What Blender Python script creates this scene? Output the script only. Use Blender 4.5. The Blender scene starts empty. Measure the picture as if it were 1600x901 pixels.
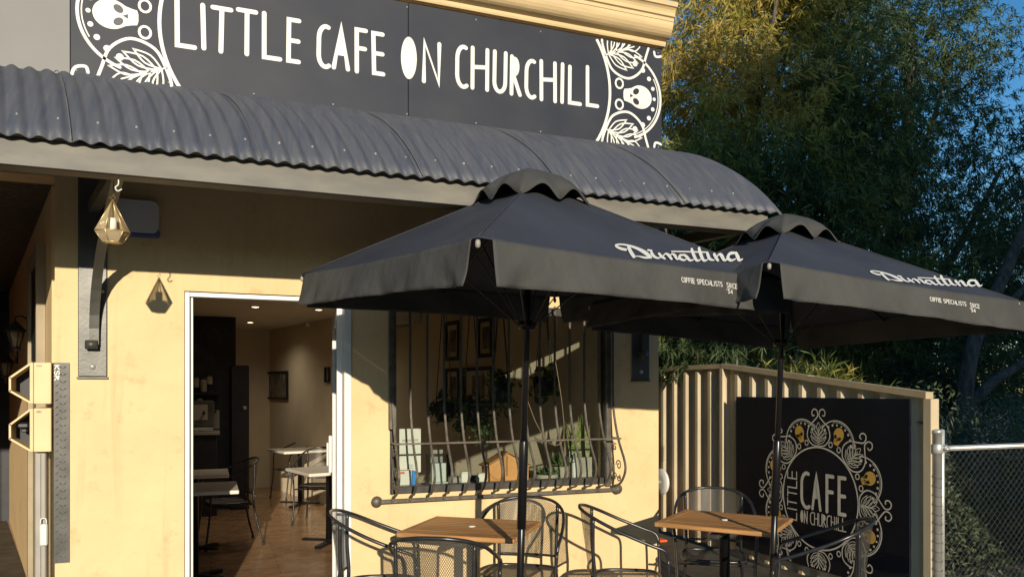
import bpy, math, random
import numpy as np
from mathutils import Vector, Matrix
R = math.radians
PI = math.pi
rnd = random.Random(7)
scene = bpy.context.scene
col = scene.collection

# ------------------------------------------------------------------ camera, sky, sun, exposure
F, D, H = 1209.0, 4.87, 1.55            # focal length in photo pixels, distance to facade, eye height
CA, SA = math.cos(R(21.25)), math.sin(R(21.25))
cam = bpy.data.cameras.new('camera'); co = bpy.data.objects.new('camera', cam); col.objects.link(co)
co.location = (0, -D, H); co.rotation_euler = (R(90), 0, R(-21.25))
cam.sensor_width = 36; cam.lens = F / 1600 * 36; cam.shift_y = 158.5 / 1600
cam.clip_start = .05; cam.clip_end = 2000
scene.camera = co
w = bpy.data.worlds.new('World'); scene.world = w; w.use_nodes = True
nt = w.node_tree; bg = nt.nodes['Background']
sky = nt.nodes.new('ShaderNodeTexSky'); sky.sky_type = 'NISHITA'; sky.sun_disc = False
SUN_EL, SDX = R(13.2), .15
sky.sun_elevation = SUN_EL
SUNDIR = Vector((SDX, 1, -math.tan(SUN_EL) * math.hypot(1, SDX))).normalized()   # direction light travels
sky.sun_rotation = math.atan2(-SUNDIR.x, -SUNDIR.y)
sky.air_density = 1.0; sky.dust_density = .15; sky.ozone_density = 2.5
hs = nt.nodes.new('ShaderNodeHueSaturation'); hs.inputs['Saturation'].default_value = 1.3
nt.links.new(sky.outputs[0], hs.inputs['Color']); nt.links.new(hs.outputs[0], bg.inputs[0]); bg.inputs[1].default_value = .15; w.cycles.sampling_method = 'AUTOMATIC'
sl = bpy.data.lights.new('sun', 'SUN'); sl.energy = 5.0; sl.angle = R(.5); sl.color = (1, .875, .69)
so = bpy.data.objects.new('sun', sl); col.objects.link(so)
so.rotation_euler = SUNDIR.to_track_quat('-Z', 'Y').to_euler(); so.location = (-5, -20, 12)
scene.view_settings.view_transform = 'Standard'; scene.view_settings.look = 'None'
scene.view_settings.gamma = 1; scene.view_settings.exposure = 0.12

# ------------------------------------------------------------------ helpers
def at(px, py, Y):
    "photo pixel -> point on the vertical plane at depth Y"
    t = (px - 800) / F; q = Y + D
    X = q * (SA + CA * t) / (CA - SA * t)
    f = SA * X + CA * q
    return (X, Y, H + (609 - py) * f / F)
def onX(px, py, X):
    t = (px - 800) / F
    q = X * (CA - SA * t) / (SA + CA * t); f = SA * X + CA * q
    return (X, q - D, H + (609 - py) * f / F)
def ray(px, py):
    t = (px - 800) / F; v = (609 - py) / F
    return Vector((0, -D, H)), Vector((CA * t + SA, -SA * t + CA, v))

def tag(o, label=None, cat=None, group=None, kind=None):
    if label: o['label'] = label
    if cat: o['category'] = cat
    if group: o['group'] = group
    if kind: o['kind'] = kind
    return o
def empty(name, loc=(0, 0, 0), rz=0, label=None, cat=None, group=None):
    o = bpy.data.objects.new(name, None); col.objects.link(o)
    o.location = loc; o.rotation_euler = (0, 0, rz); o.empty_display_size = .1
    return tag(o, label, cat, group)
def copy_tree(o, parent=None):
    c = o.copy(); col.objects.link(c); c.parent = parent
    for ch in [x for x in bpy.data.objects if x.parent == o]:
        copy_tree(ch, c)
    return c

class MB:
    def __init__(s): s.v = []; s.f = []; s.sm = []; s.uv = None
    def add(s, vs, fs, smooth=False):
        n = len(s.v); s.v += [tuple(p) for p in vs]
        s.f += [tuple(i + n for i in f) for f in fs]; s.sm += [smooth] * len(fs); return s
    def box(s, x0, x1, y0, y1, z0, z1, M=None):
        vs = [(x, y, z) for z in (z0, z1) for y in (y0, y1) for x in (x0, x1)]
        if M is not None: vs = [tuple(M @ Vector(p)) for p in vs]
        return s.add(vs, [(0, 2, 3, 1), (4, 5, 7, 6), (0, 1, 5, 4), (2, 6, 7, 3), (0, 4, 6, 2), (1, 3, 7, 5)])
    def bbox(s, x0, x1, y0, y1, z0, z1, b=.005, M=None):
        "bevelled box"
        vs = []
        for z, i in ((z0, b), (z0 + b, 0), (z1 - b, 0), (z1, b)):
            for cx, cy, sx, sy in ((x0, y0, 1, 1), (x1, y0, -1, 1), (x1, y1, -1, -1), (x0, y1, 1, -1)):
                a = (cx + sx * (b + i), cy + sy * i, z); c = (cx + sx * i, cy + sy * (b + i), z)
                vs += ([c, a] if (sx, sy) in ((1, 1), (-1, -1)) else [a, c])
        if M is not None: vs = [tuple(M @ Vector(p)) for p in vs]
        fs = [tuple(range(7, -1, -1)), tuple(range(24, 32))]
        for k in range(3):
            for i in range(8):
                fs.append((8 * k + i, 8 * k + (i + 1) % 8, 8 * k + 8 + (i + 1) % 8, 8 * k + 8 + i))
        return s.add(vs, fs)
    def tube(s, pts, r, n=8, caps=True, closed=False):
        pts = [Vector(p) for p in pts]; m = len(pts); vs = []
        rr = r if isinstance(r, (list, tuple)) else [r] * m
        up = None
        for i, p in enumerate(pts):
            a = pts[(i - 1) % m] if (i or closed) else p; b = pts[(i + 1) % m] if (i < m - 1 or closed) else p
            t = (b - a).normalized()
            if up is None:
                up = Vector((0, 0, 1)) if abs(t.z) < .9 else Vector((1, 0, 0))
            up = (up - t * up.dot(t)).normalized(); sd = t.cross(up)
            for k in range(n):
                an = 2 * PI * k / n
                vs.append(p + (up * math.cos(an) + sd * math.sin(an)) * rr[i])
        fs = []
        for i in range(m if closed else m - 1):
            for k in range(n):
                j = (i + 1) % m
                fs.append((i * n + k, i * n + (k + 1) % n, j * n + (k + 1) % n, j * n + k))
        s.add(vs, fs, True)
        if caps and not closed:
            b = len(s.v) - len(vs)
            s.f.append(tuple(b + k for k in reversed(range(n)))); s.sm.append(False)
            s.f.append(tuple(b + (m - 1) * n + k for k in range(n))); s.sm.append(False)
        return s
    def lathe(s, prof, n=20, M=None, loc=(0, 0, 0)):
        vs = []
        for r, z in prof:
            for k in range(n):
                p = Vector((r * math.cos(2 * PI * k / n), r * math.sin(2 * PI * k / n), z))
                vs.append((M @ p if M is not None else p) + Vector(loc))
        fs = [(i * n + k, i * n + (k + 1) % n, (i + 1) * n + (k + 1) % n, (i + 1) * n + k)
              for i in range(len(prof) - 1) for k in range(n)]
        s.add(vs, fs, True)
        b = len(s.v) - len(vs)
        s.f.append(tuple(b + k for k in reversed(range(n)))); s.sm.append(False)
        s.f.append(tuple(b + (len(prof) - 1) * n + k for k in range(n))); s.sm.append(False)
        return s
    def grid(s, fn, nu, nv, closed_u=False):
        vs = [fn(i / nu, j / nv) for j in range(nv + 1) for i in range(nu + 1)]
        fs = [(j * (nu + 1) + i, j * (nu + 1) + i + 1, (j + 1) * (nu + 1) + i + 1, (j + 1) * (nu + 1) + i)
              for j in range(nv) for i in range(nu)]
        return s.add(vs, fs, True)
    def build(s, name, mat, parent=None, uv=False):
        me = bpy.data.meshes.new(name); me.from_pydata(s.v, [], s.f)
        me.polygons.foreach_set('use_smooth', s.sm)
        if uv:
            l = me.uv_layers.new(name='UVMap')
            for lp in me.loops: l.data[lp.index].uv = s.uv[lp.vertex_index]
        me.update()
        if mat: me.materials.append(mat)
        o = bpy.data.objects.new(name, me); col.objects.link(o)
        if parent: o.parent = parent
        return o

def spline(pts, n=6, closed=False):
    "Catmull-Rom"
    P = [Vector(p) for p in pts]; out = []; m = len(P)
    for i in range(m if closed else m - 1):
        if closed: a, b, c, d = P[(i - 1) % m], P[i], P[(i + 1) % m], P[(i + 2) % m]
        else: a, b, c, d = P[max(i - 1, 0)], P[i], P[i + 1], P[min(i + 2, m - 1)]
        for k in range(n):
            t = k / n
            out.append(.5 * ((2 * b) + (c - a) * t + (2 * a - 5 * b + 4 * c - d) * t * t + (3 * b - a - 3 * c + d) * t ** 3))
    if not closed: out.append(P[-1])
    return out

# ------------------------------------------------------------------ materials
def mat(name, c, rough=.6, metal=0, var=.12, scale=6, bump=0, bscale=60, bd=.01, c2=None, stretch=None, spec=.5, coat=0, contrast=(.35, .65)):
    m = bpy.data.materials.new(name); m.use_nodes = True; n = m.node_tree.nodes; L = m.node_tree.links
    p = n['Principled BSDF']; p.inputs['Roughness'].default_value = rough; p.inputs['Metallic'].default_value = metal
    p.inputs['Specular IOR Level'].default_value = spec; p.inputs['Coat Weight'].default_value = coat
    tc = n.new('ShaderNodeTexCoord'); mp = n.new('ShaderNodeMapping'); L.new(tc.outputs['Object'], mp.inputs[0])
    if stretch: mp.inputs['Scale'].default_value = stretch
    nz = n.new('ShaderNodeTexNoise'); nz.inputs['Scale'].default_value = scale; nz.inputs['Detail'].default_value = 6
    L.new(mp.outputs[0], nz.inputs[0])
    rp = n.new('ShaderNodeValToRGB'); L.new(nz.outputs[0], rp.inputs[0])
    if c2 is None: c2 = tuple(x * (1 - var) for x in c); c1 = tuple(x * (1 + var) for x in c)
    else: c1 = c
    rp.color_ramp.elements[0].position = contrast[0]; rp.color_ramp.elements[1].position = contrast[1]
    rp.color_ramp.elements[0].color = (*c2, 1); rp.color_ramp.elements[1].color = (*c1, 1)
    L.new(rp.outputs[0], p.inputs['Base Color'])
    if bump:
        bn = n.new('ShaderNodeTexNoise'); bn.inputs['Scale'].default_value = bscale; bn.inputs['Detail'].default_value = 4
        L.new(mp.outputs[0], bn.inputs[0]); bm_ = n.new('ShaderNodeBump'); bm_.inputs['Strength'].default_value = bump
        bm_.inputs['Distance'].default_value = bd
        L.new(bn.outputs[0], bm_.inputs['Height']); L.new(bm_.outputs[0], p.inputs['Normal'])
    return m
def emis(name, c, s):
    m = mat(name, c, var=0); p = m.node_tree.nodes['Principled BSDF']
    p.inputs['Emission Color'].default_value = (*c, 1); p.inputs['Emission Strength'].default_value = s; return m
def glass_mat(name, tint=(.9, .93, .92), rough=.0):
    m = bpy.data.materials.new(name); m.use_nodes = True; n = m.node_tree.nodes; L = m.node_tree.links
    n.remove(n['Principled BSDF'])
    tr = n.new('ShaderNodeBsdfTransparent'); tr.inputs[0].default_value = (*tint, 1)
    gl = n.new('ShaderNodeBsdfGlossy'); gl.inputs['Roughness'].default_value = rough
    fr = n.new('ShaderNodeFresnel'); fr.inputs[0].default_value = 1.5
    mx = n.new('ShaderNodeMixShader'); L.new(fr.outputs[0], mx.inputs[0]); L.new(tr.outputs[0], mx.inputs[1]); L.new(gl.outputs[0], mx.inputs[2])
    L.new(mx.outputs[0], n['Material Output'].inputs[0]); return m
def render_mat():
    "cement render, painted cream, with smudges, stains and trowel relief"
    m = bpy.data.materials.new('cream_render'); m.use_nodes = True; n = m.node_tree.nodes; L = m.node_tree.links
    p = n['Principled BSDF']; p.inputs['Roughness'].default_value = .75
    tc = n.new('ShaderNodeTexCoord')
    def noise(sc, det=5, rough=.6, st=None):
        z = n.new('ShaderNodeTexNoise'); z.inputs['Scale'].default_value = sc; z.inputs['Detail'].default_value = det; z.inputs['Roughness'].default_value = rough
        if st:
            mp = n.new('ShaderNodeMapping'); mp.inputs['Scale'].default_value = st; L.new(tc.outputs['Object'], mp.inputs[0]); L.new(mp.outputs[0], z.inputs[0])
        else: L.new(tc.outputs['Object'], z.inputs[0])
        return z
    def ramp(src, a, b, ca, cb):
        r = n.new('ShaderNodeValToRGB'); r.color_ramp.elements[0].position = a; r.color_ramp.elements[1].position = b
        r.color_ramp.elements[0].color = (*ca, 1); r.color_ramp.elements[1].color = (*cb, 1); L.new(src.outputs[0], r.inputs[0]); return r
    base = ramp(noise(2.2, 6), .3, .7, (.64, .465, .24), (.73, .54, .29))
    smud = ramp(noise(6, 8, .72), .56, .72, (1, 1, 1), (.74, .69, .60))
    streak = ramp(noise(11, 5, .6, (1, 1, .10)), .56, .78, (1, 1, 1), (.82, .78, .72))
    a = n.new('ShaderNodeMixRGB'); a.blend_type = 'MULTIPLY'; a.inputs[0].default_value = .8; L.new(base.outputs[0], a.inputs[1]); L.new(smud.outputs[0], a.inputs[2])
    b = n.new('ShaderNodeMixRGB'); b.blend_type = 'MULTIPLY'; b.inputs[0].default_value = .8; L.new(a.outputs[0], b.inputs[1]); L.new(streak.outputs[0], b.inputs[2])
    L.new(b.outputs[0], p.inputs['Base Color'])
    h = noise(90, 4); bp = n.new('ShaderNodeBump'); bp.inputs['Strength'].default_value = .25; bp.inputs['Distance'].default_value = .004
    L.new(h.outputs[0], bp.inputs['Height']); h2 = noise(9, 3)
    bp2 = n.new('ShaderNodeBump'); bp2.inputs['Strength'].default_value = .25; bp2.inputs['Distance'].default_value = .02
    L.new(h2.outputs[0], bp2.inputs['Height']); L.new(bp.outputs[0], bp2.inputs['Normal']); L.new(bp2.outputs[0], p.inputs['Normal'])
    return m
def weave_mat(name, c, pitch=.011, hole=.5, dirs=1):
    "expanded-metal sheet: real see-through diamonds cut out by alpha, in metres of UV"
    m = bpy.data.materials.new(name); m.use_nodes = True; n = m.node_tree.nodes; L = m.node_tree.links
    p = n['Principled BSDF']; p.inputs['Base Color'].default_value = (*c, 1); p.inputs['Roughness'].default_value = .45
    uv = n.new('ShaderNodeUVMap'); sp = n.new('ShaderNodeSeparateXYZ'); L.new(uv.outputs[0], sp.inputs[0])
    def math_(op, a, b=None):
        q = n.new('ShaderNodeMath'); q.operation = op
        for i, x in enumerate((a, b)):
            if x is None: continue
            if isinstance(x, (int, float)): q.inputs[i].default_value = x
            else: L.new(x, q.inputs[i])
        return q.outputs[0]
    X = math_('DIVIDE', sp.outputs[0], pitch); Y = math_('DIVIDE', sp.outputs[1], pitch * 1.6)
    def line(e):
        fr = math_('FRACT', e); ab = math_('ABSOLUTE', math_('SUBTRACT', fr, .5)); return math_('GREATER_THAN', ab, hole)
    al = math_('MAXIMUM', line(math_('ADD', X, Y)), line(math_('SUBTRACT', X, Y)))
    L.new(al, p.inputs['Alpha']); return m
def glossy_black(name, c=(.006, .007, .012), rough=.06):
    m = mat(name, c, rough=rough, var=.2, scale=3, spec=.6, coat=.3)
    m.node_tree.nodes['Principled BSDF'].inputs['IOR'].default_value = 1.5; m.node_tree.nodes['Principled BSDF'].inputs['Coat Roughness'].default_value = .02; return m
def checker_mat():
    m = mat('checker_plate', (.07, .07, .065), rough=.5, metal=.5, var=.2, scale=12)
    return m
def corr_mat():
    m = bpy.data.materials.new('awning_steel'); m.use_nodes = True; n = m.node_tree.nodes; L = m.node_tree.links
    p = n['Principled BSDF']; p.inputs['Roughness'].default_value = .5; p.inputs['Metallic'].default_value = 0; p.inputs['Specular IOR Level'].default_value = .4
    tc = n.new('ShaderNodeTexCoord'); mp = n.new('ShaderNodeMapping'); mp.inputs['Scale'].default_value = (9, .8, .8); L.new(tc.outputs['Object'], mp.inputs[0])
    z = n.new('ShaderNodeTexNoise'); z.inputs['Scale'].default_value = 3; z.inputs['Detail'].default_value = 8; z.inputs['Roughness'].default_value = .7
    L.new(mp.outputs[0], z.inputs[0]); r = n.new('ShaderNodeValToRGB'); L.new(z.outputs[0], r.inputs[0])
    e = r.color_ramp.elements; e[0].position = .3; e[0].color = (.050, .060, .085, 1); e[1].position = .78; e[1].color = (.115, .115, .118, 1)
    L.new(r.outputs[0], p.inputs['Base Color'])
    r2 = n.new('ShaderNodeMapRange'); r2.inputs[3].default_value = .42; r2.inputs[4].default_value = .7; L.new(z.outputs[0], r2.inputs[0]); L.new(r2.outputs[0], p.inputs['Roughness'])
    return m
def wood_mat(name, a, b, axis=0, sc=4, rough=.6):
    st = [14, 14, 14]; st[axis] = .8
    return mat(name, b, rough=rough, c2=a, scale=sc, stretch=tuple(st), bump=.15, bscale=12, contrast=(.3, .7))
def wear(m, col_=(.50, .36, .20), amt=.55):
    n = m.node_tree.nodes; L = m.node_tree.links; p = n['Principled BSDF']; src = p.inputs['Base Color'].links[0].from_socket
    tc = n.new('ShaderNodeTexCoord'); mp = n.new('ShaderNodeMapping'); mp.inputs['Scale'].default_value = (2.2, 9, 3); L.new(tc.outputs['Object'], mp.inputs[0])
    z = n.new('ShaderNodeTexNoise'); z.inputs['Scale'].default_value = 3; z.inputs['Detail'].default_value = 8; z.inputs['Roughness'].default_value = .75; L.new(mp.outputs[0], z.inputs[0])
    r = n.new('ShaderNodeMapRange'); r.inputs[1].default_value = .55; r.inputs[2].default_value = .72; r.inputs[4].default_value = amt; L.new(z.outputs[0], r.inputs[0])
    mx = n.new('ShaderNodeMixRGB'); mx.inputs[2].default_value = (*col_, 1); L.new(r.outputs[0], mx.inputs[0]); L.new(src, mx.inputs[1]); L.new(mx.outputs[0], p.inputs['Base Color']); return m
def floor_mat():
    m = bpy.data.materials.new('cafe_floorboards'); m.use_nodes = True; n = m.node_tree.nodes; L = m.node_tree.links
    p = n['Principled BSDF']; p.inputs['Roughness'].default_value = .2
    tc = n.new('ShaderNodeTexCoord'); br = n.new('ShaderNodeTexBrick'); L.new(tc.outputs['Object'], br.inputs[0])
    br.inputs['Scale'].default_value = 1; br.inputs['Brick Width'].default_value = 1.1; br.inputs['Row Height'].default_value = .12
    br.inputs['Mortar Size'].default_value = .003; br.inputs['Color1'].default_value = (.34, .21, .115, 1); br.inputs['Color2'].default_value = (.31, .185, .10, 1)
    br.inputs['Mortar'].default_value = (.20, .12, .065, 1)
    z = n.new('ShaderNodeTexNoise'); z.inputs['Scale'].default_value = 5; z.inputs['Detail'].default_value = 8; z.inputs['Roughness'].default_value = .75; L.new(tc.outputs['Object'], z.inputs[0])
    mx = n.new('ShaderNodeMixRGB'); mx.blend_type = 'OVERLAY'; mx.inputs[0].default_value = .95; L.new(br.outputs[0], mx.inputs[1]); L.new(z.outputs[0], mx.inputs[2])
    L.new(mx.outputs[0], p.inputs['Base Color']); return m
def leaf_mat(name, cols):
    m = bpy.data.materials.new(name); m.use_nodes = True; n = m.node_tree.nodes; L = m.node_tree.links
    p = n['Principled BSDF']; p.inputs['Roughness'].default_value = .5; p.inputs['Specular IOR Level'].default_value = .35
    at_ = n.new('ShaderNodeAttribute'); at_.attribute_name = 'tint'
    r = n.new('ShaderNodeValToRGB'); L.new(at_.outputs['Fac'], r.inputs[0])
    e = r.color_ramp.elements; e[0].position = 0; e[0].color = (*cols[0], 1); e[1].position = 1; e[1].color = (*cols[-1], 1)
    for i, c in enumerate(cols[1:-1]):
        q = e.new((i + 1) / (len(cols) - 1)); q.color = (*c, 1)
    L.new(r.outputs[0], p.inputs['Base Color'])
    tl = n.new('ShaderNodeBsdfTranslucent'); L.new(r.outputs[0], tl.inputs[0]); mx = n.new('ShaderNodeMixShader'); mx.inputs[0].default_value = .3
    L.new(p.outputs[0], mx.inputs[1]); L.new(tl.outputs[0], mx.inputs[2]); L.new(mx.outputs[0], n['Material Output'].inputs[0]); return m

M = dict(
    render=render_mat(),
    innerwall=mat('interior_paint', (.70, .60, .43), rough=.8, var=.06, scale=2),
    ceil=mat('ceiling_paint', (.66, .60, .48), rough=.8, var=.03),
    blackwall=mat('black_paint', (.010, .011, .016), rough=.55, var=.4),
    cornice=mat('cornice_paint', (.60, .45, .24), rough=.6, var=.10, scale=5, stretch=(.6, 3, 3), bump=.1),
    sign=mat('sign_panel', (.018, .022, .036), rough=.55, spec=.25, c2=(.034, .038, .047), scale=2.0, stretch=(1.2, 1, 1.5), contrast=(.3, .72)),
    signgrey=mat('grey_panel', (.11, .112, .108), rough=.5, var=.12, scale=1.6),
    tan=mat('faded_white', (.60, .55, .44), rough=.5, var=.12, scale=9),
    white=mat('sign_white', (.70, .69, .63), rough=.5, var=.04, scale=8),
    gold=mat('sign_gold', (.62, .36, .07), rough=.5, var=.08),
    signblk=mat('sign_black', (.012, .014, .022), rough=.5, var=.1),
    corr=corr_mat(),
    beam=mat('galvanised_beam', (.165, .155, .125), rough=.6, c2=(.11, .105, .09), scale=3, stretch=(1.4, 1, 4), bump=.05),
    steel=mat('bracket_steel', (.075, .075, .065), rough=.42, metal=.2, var=.3, scale=5, bump=.08),
    blacksteel=mat('black_iron', (.045, .043, .040), rough=.42, metal=.1, var=.3, scale=14),
    iron=mat('grille_iron', (.10, .088, .068), rough=.5, metal=.2, var=.3, scale=18, bump=.1),
    umb=mat('canopy_fabric', (.034, .038, .050), rough=.75, var=.14, scale=3, bump=.4, bd=.02, bscale=4, spec=.35),
    valance=mat('valance_fabric', (.058, .058, .054), rough=.8, var=.15, scale=3, bump=.8, bd=.05, bscale=3.2, spec=.3),
    pole=mat('umbrella_pole', (.012, .012, .013), rough=.28, metal=.3, var=.1),
    chair=mat('chair_tube', (.04, .04, .042), rough=.30, metal=.5, var=.25, scale=20),
    chairmesh=weave_mat('chair_mesh', (.075, .068, .055), .0115, .36),
    seatmesh=weave_mat('seat_mesh', (.085, .078, .065), .010, .26),
    alu=mat('white_frame', (.74, .73, .68), rough=.4, var=.04),
    alug=mat('grey_frame', (.30, .28, .24), rough=.5, var=.1),
    glass=glass_mat('window_glass'),
    wood=wood_mat('table_timber', (.26, .115, .035), (.50, .26, .09), 0, 3),
    whitetop=mat('white_laminate', (.72, .68, .58), rough=.3, var=.03),
    floor=floor_mat(),
    pave=mat('pavement_concrete', (.15, .14, .125), rough=.85, var=.2, scale=3, bump=.3),
    asphalt=mat('asphalt', (.05, .05, .052), rough=.9, var=.2, scale=12, bump=.4),
    soil=mat('soil', (.07, .055, .035), rough=.95, var=.3, scale=5, bump=.5),
    fence=mat('fence_steel', (.62, .51, .34), rough=.5, c2=(.50, .41, .27), scale=3, stretch=(1, 2, .7)),
    fencecap=mat('fence_cap', (.44, .35, .21), rough=.5, var=.08),
    gloss=glossy_black('gloss_sign'),
    galv=mat('galvanised_pipe', (.50, .50, .47), rough=.4, metal=.5, var=.2, scale=10, bump=.05),
    wire=mat('chain_wire', (.07, .065, .055), rough=.6, metal=.3, var=.2),
    bark=mat('bark', (.13, .10, .075), rough=.9, c2=(.05, .038, .028), scale=8, stretch=(3, 3, .6), bump=.8, bscale=14),
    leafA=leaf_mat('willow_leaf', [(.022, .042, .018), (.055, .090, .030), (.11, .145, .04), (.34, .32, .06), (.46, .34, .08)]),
    leafB=leaf_mat('dark_leaf', [(.022, .040, .020), (.055, .085, .034), (.09, .13, .048), (.13, .165, .06), (.16, .15, .06)]),
    leafC=leaf_mat('hedge_leaf', [(.03, .05, .03), (.075, .10, .05), (.12, .15, .08), (.17, .19, .11), (.22, .22, .14)]),
    leafG=leaf_mat('pot_leaf', [(.02, .05, .02), (.05, .11, .03), (.10, .16, .05), (.2, .22, .08)]),
    orange=mat('cone_orange', (.75, .13, .03), rough=.5, var=.1),
    blue=mat('blue_plastic', (.03, .07, .30), rough=.4, var=.05),
    bluecard=mat('blue_card', (.03, .22, .62), rough=.5, var=.05),
    plastic=mat('white_plastic', (.66, .66, .62), rough=.45, var=.05),
    sirengrey=mat('grey_plastic', (.66, .66, .65), rough=.45, var=.05),
    paper=mat('paper', (.72, .70, .62), rough=.8, var=.04),
    kraft=mat('kraft_board', (.62, .30, .10), rough=.75, var=.10),
    pot=mat('concrete_pot', (.34, .31, .25), rough=.85, var=.15),
    blackpot=mat('black_pot', (.012, .013, .018), rough=.4, var=.1),
    brass=mat('lantern_brass', (.60, .44, .20), rough=.35, metal=.6, var=.15),
    cream=mat('cream_metal', (.66, .49, .25), rough=.5, var=.05),
    rubber=mat('rubber', (.02, .02, .02), rough=.7, var=.1),
    rope=mat('rope', (.20, .16, .10), rough=.9, var=.1),
    checker=checker_mat(), checkhi=mat('checker_lug', (.30, .29, .26), rough=.35, metal=.7, var=.2),
    door=mat('side_door_paint', (.30, .24, .15), rough=.6, var=.1),
    art=mat('framed_print', (.32, .28, .20), rough=.6, c2=(.08, .07, .06), scale=5, stretch=(14, 1, 1.5)),
    mural=mat('mural_grey', (.045, .045, .05), rough=.7, c2=(.02, .02, .024), scale=5),
    lampglow=emis('downlight_glow', (1, .72, .40), 9),
    brick=mat('far_brick', (.28, .16, .10), rough=.9, var=.2),
)
lg = glass_mat('lantern_glass', (.93, .88, .76), .1); M['lanternglass'] = lg
_n = lg.node_tree.nodes; _L = lg.node_tree.links; _d = _n.new('ShaderNodeBsdfDiffuse'); _d.inputs[0].default_value = (.75, .62, .40, 1)
_m = _n.new('ShaderNodeMixShader'); _m.inputs[0].default_value = .42; _o = _n['Material Output']; _s = _o.inputs[0].links[0].from_socket
_L.new(_s, _m.inputs[1]); _L.new(_d.outputs[0], _m.inputs[2]); _L.new(_m.outputs[0], _o.inputs[0])

wear(M['wood']); wear(M['umb'], (.075, .073, .066), .45); wear(M['valance'], (.085, .080, .068), .3)
# ------------------------------------------------------------------ lettering and line art
def arc(cx, cy, rx, ry, a0, a1, n=14):
    return [(cx + rx * math.cos(R(a0 + (a1 - a0) * i / n)), cy + ry * math.sin(R(a0 + (a1 - a0) * i / n))) for i in range(n + 1)]
# glyph: strokes in a 1 x 1 cell, ('f', polygon) is a filled shape
GL = {
 'L': [[(0, 1), (0, 0), (1, 0)]], 'I': [[(.5, 1), (.5, 0)]], 'T': [[(0, 1), (1, 1)], [(.5, 1), (.5, 0)]],
 'E': [[(1, 1), (0, 1), (0, 0), (1, 0)], [(0, .5), (.95, .5)]], 'F': [[(1, 1), (0, 1), (0, 0)], [(0, .56), (.9, .56)]],
 'C': [arc(.72, .70, .72, .30, 70, 180, 8) + arc(.72, .30, .72, .30, 180, 300, 9)],
 'A': [[(0, 0), (.5, 1), (1, 0)], ('f', [(.5, 1), (.84, .3), (.16, .3)])],
 'a': [[(0, 0), (.5, 1), (1, 0)], [(.2, .35), (.8, .35)]],
 'O': [('f', arc(.5, .5, .55, .53, 0, 350, 28))], 'o': [arc(.5, .5, .5, .5, 90, 450, 20)],
 'N': [[(0, 0), (.06, 1), (.94, 0), (1, 1)]], 'H': [[(0, 1), (0, 0)], [(1, 1), (1, 0)], [(0, .52), (1, .56)]],
 'U': [[(0, 1), (0, .25)] + arc(.5, .25, .5, .25, 180, 360, 10) + [(1, 1)]],
 'R': [[(0, 0), (0, 1)], ('f', [(0, 1.0)] + arc(.35, .74, .55, .26, 80, -80, 10) + [(0, .48)]), [(.2, .5), (1, 0)]],
 'r': [[(0, 0), (0, 1)] + arc(.4, .75, .6, .25, 90, -90, 8) + [(0, .5)], [(.3, .5), (1, 0)]],
 'P': [[(0, 0), (0, 1)] + arc(.4, .74, .6, .26, 90, -90, 8) + [(0, .48)]],
 'S': [arc(.5, .75, .5, .25, 30, 270, 10) + arc(.5, .25, .5, .25, 90, -150, 10)],
 'K': [[(0, 0), (0, 1)], [(1, 1), (.05, .45), (1, 0)]], 'B': [[(0, .5), (0, 1)] + arc(.4, .75, .5, .25, 90, -90, 6) + [(0, .5), (0, 0)] + arc(.45, .25, .55, .25, -90, 90, 6)],
 "'": [[(.5, 1), (.4, .75)]], '5': [[(1, 1), (.1, 1), (.05, .55)] + arc(.45, .3, .5, .3, 110, -150, 9)], '4': [[(.75, 0), (.75, 1), (0, .3), (1, .3)]],
 ' ': []}
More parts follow.
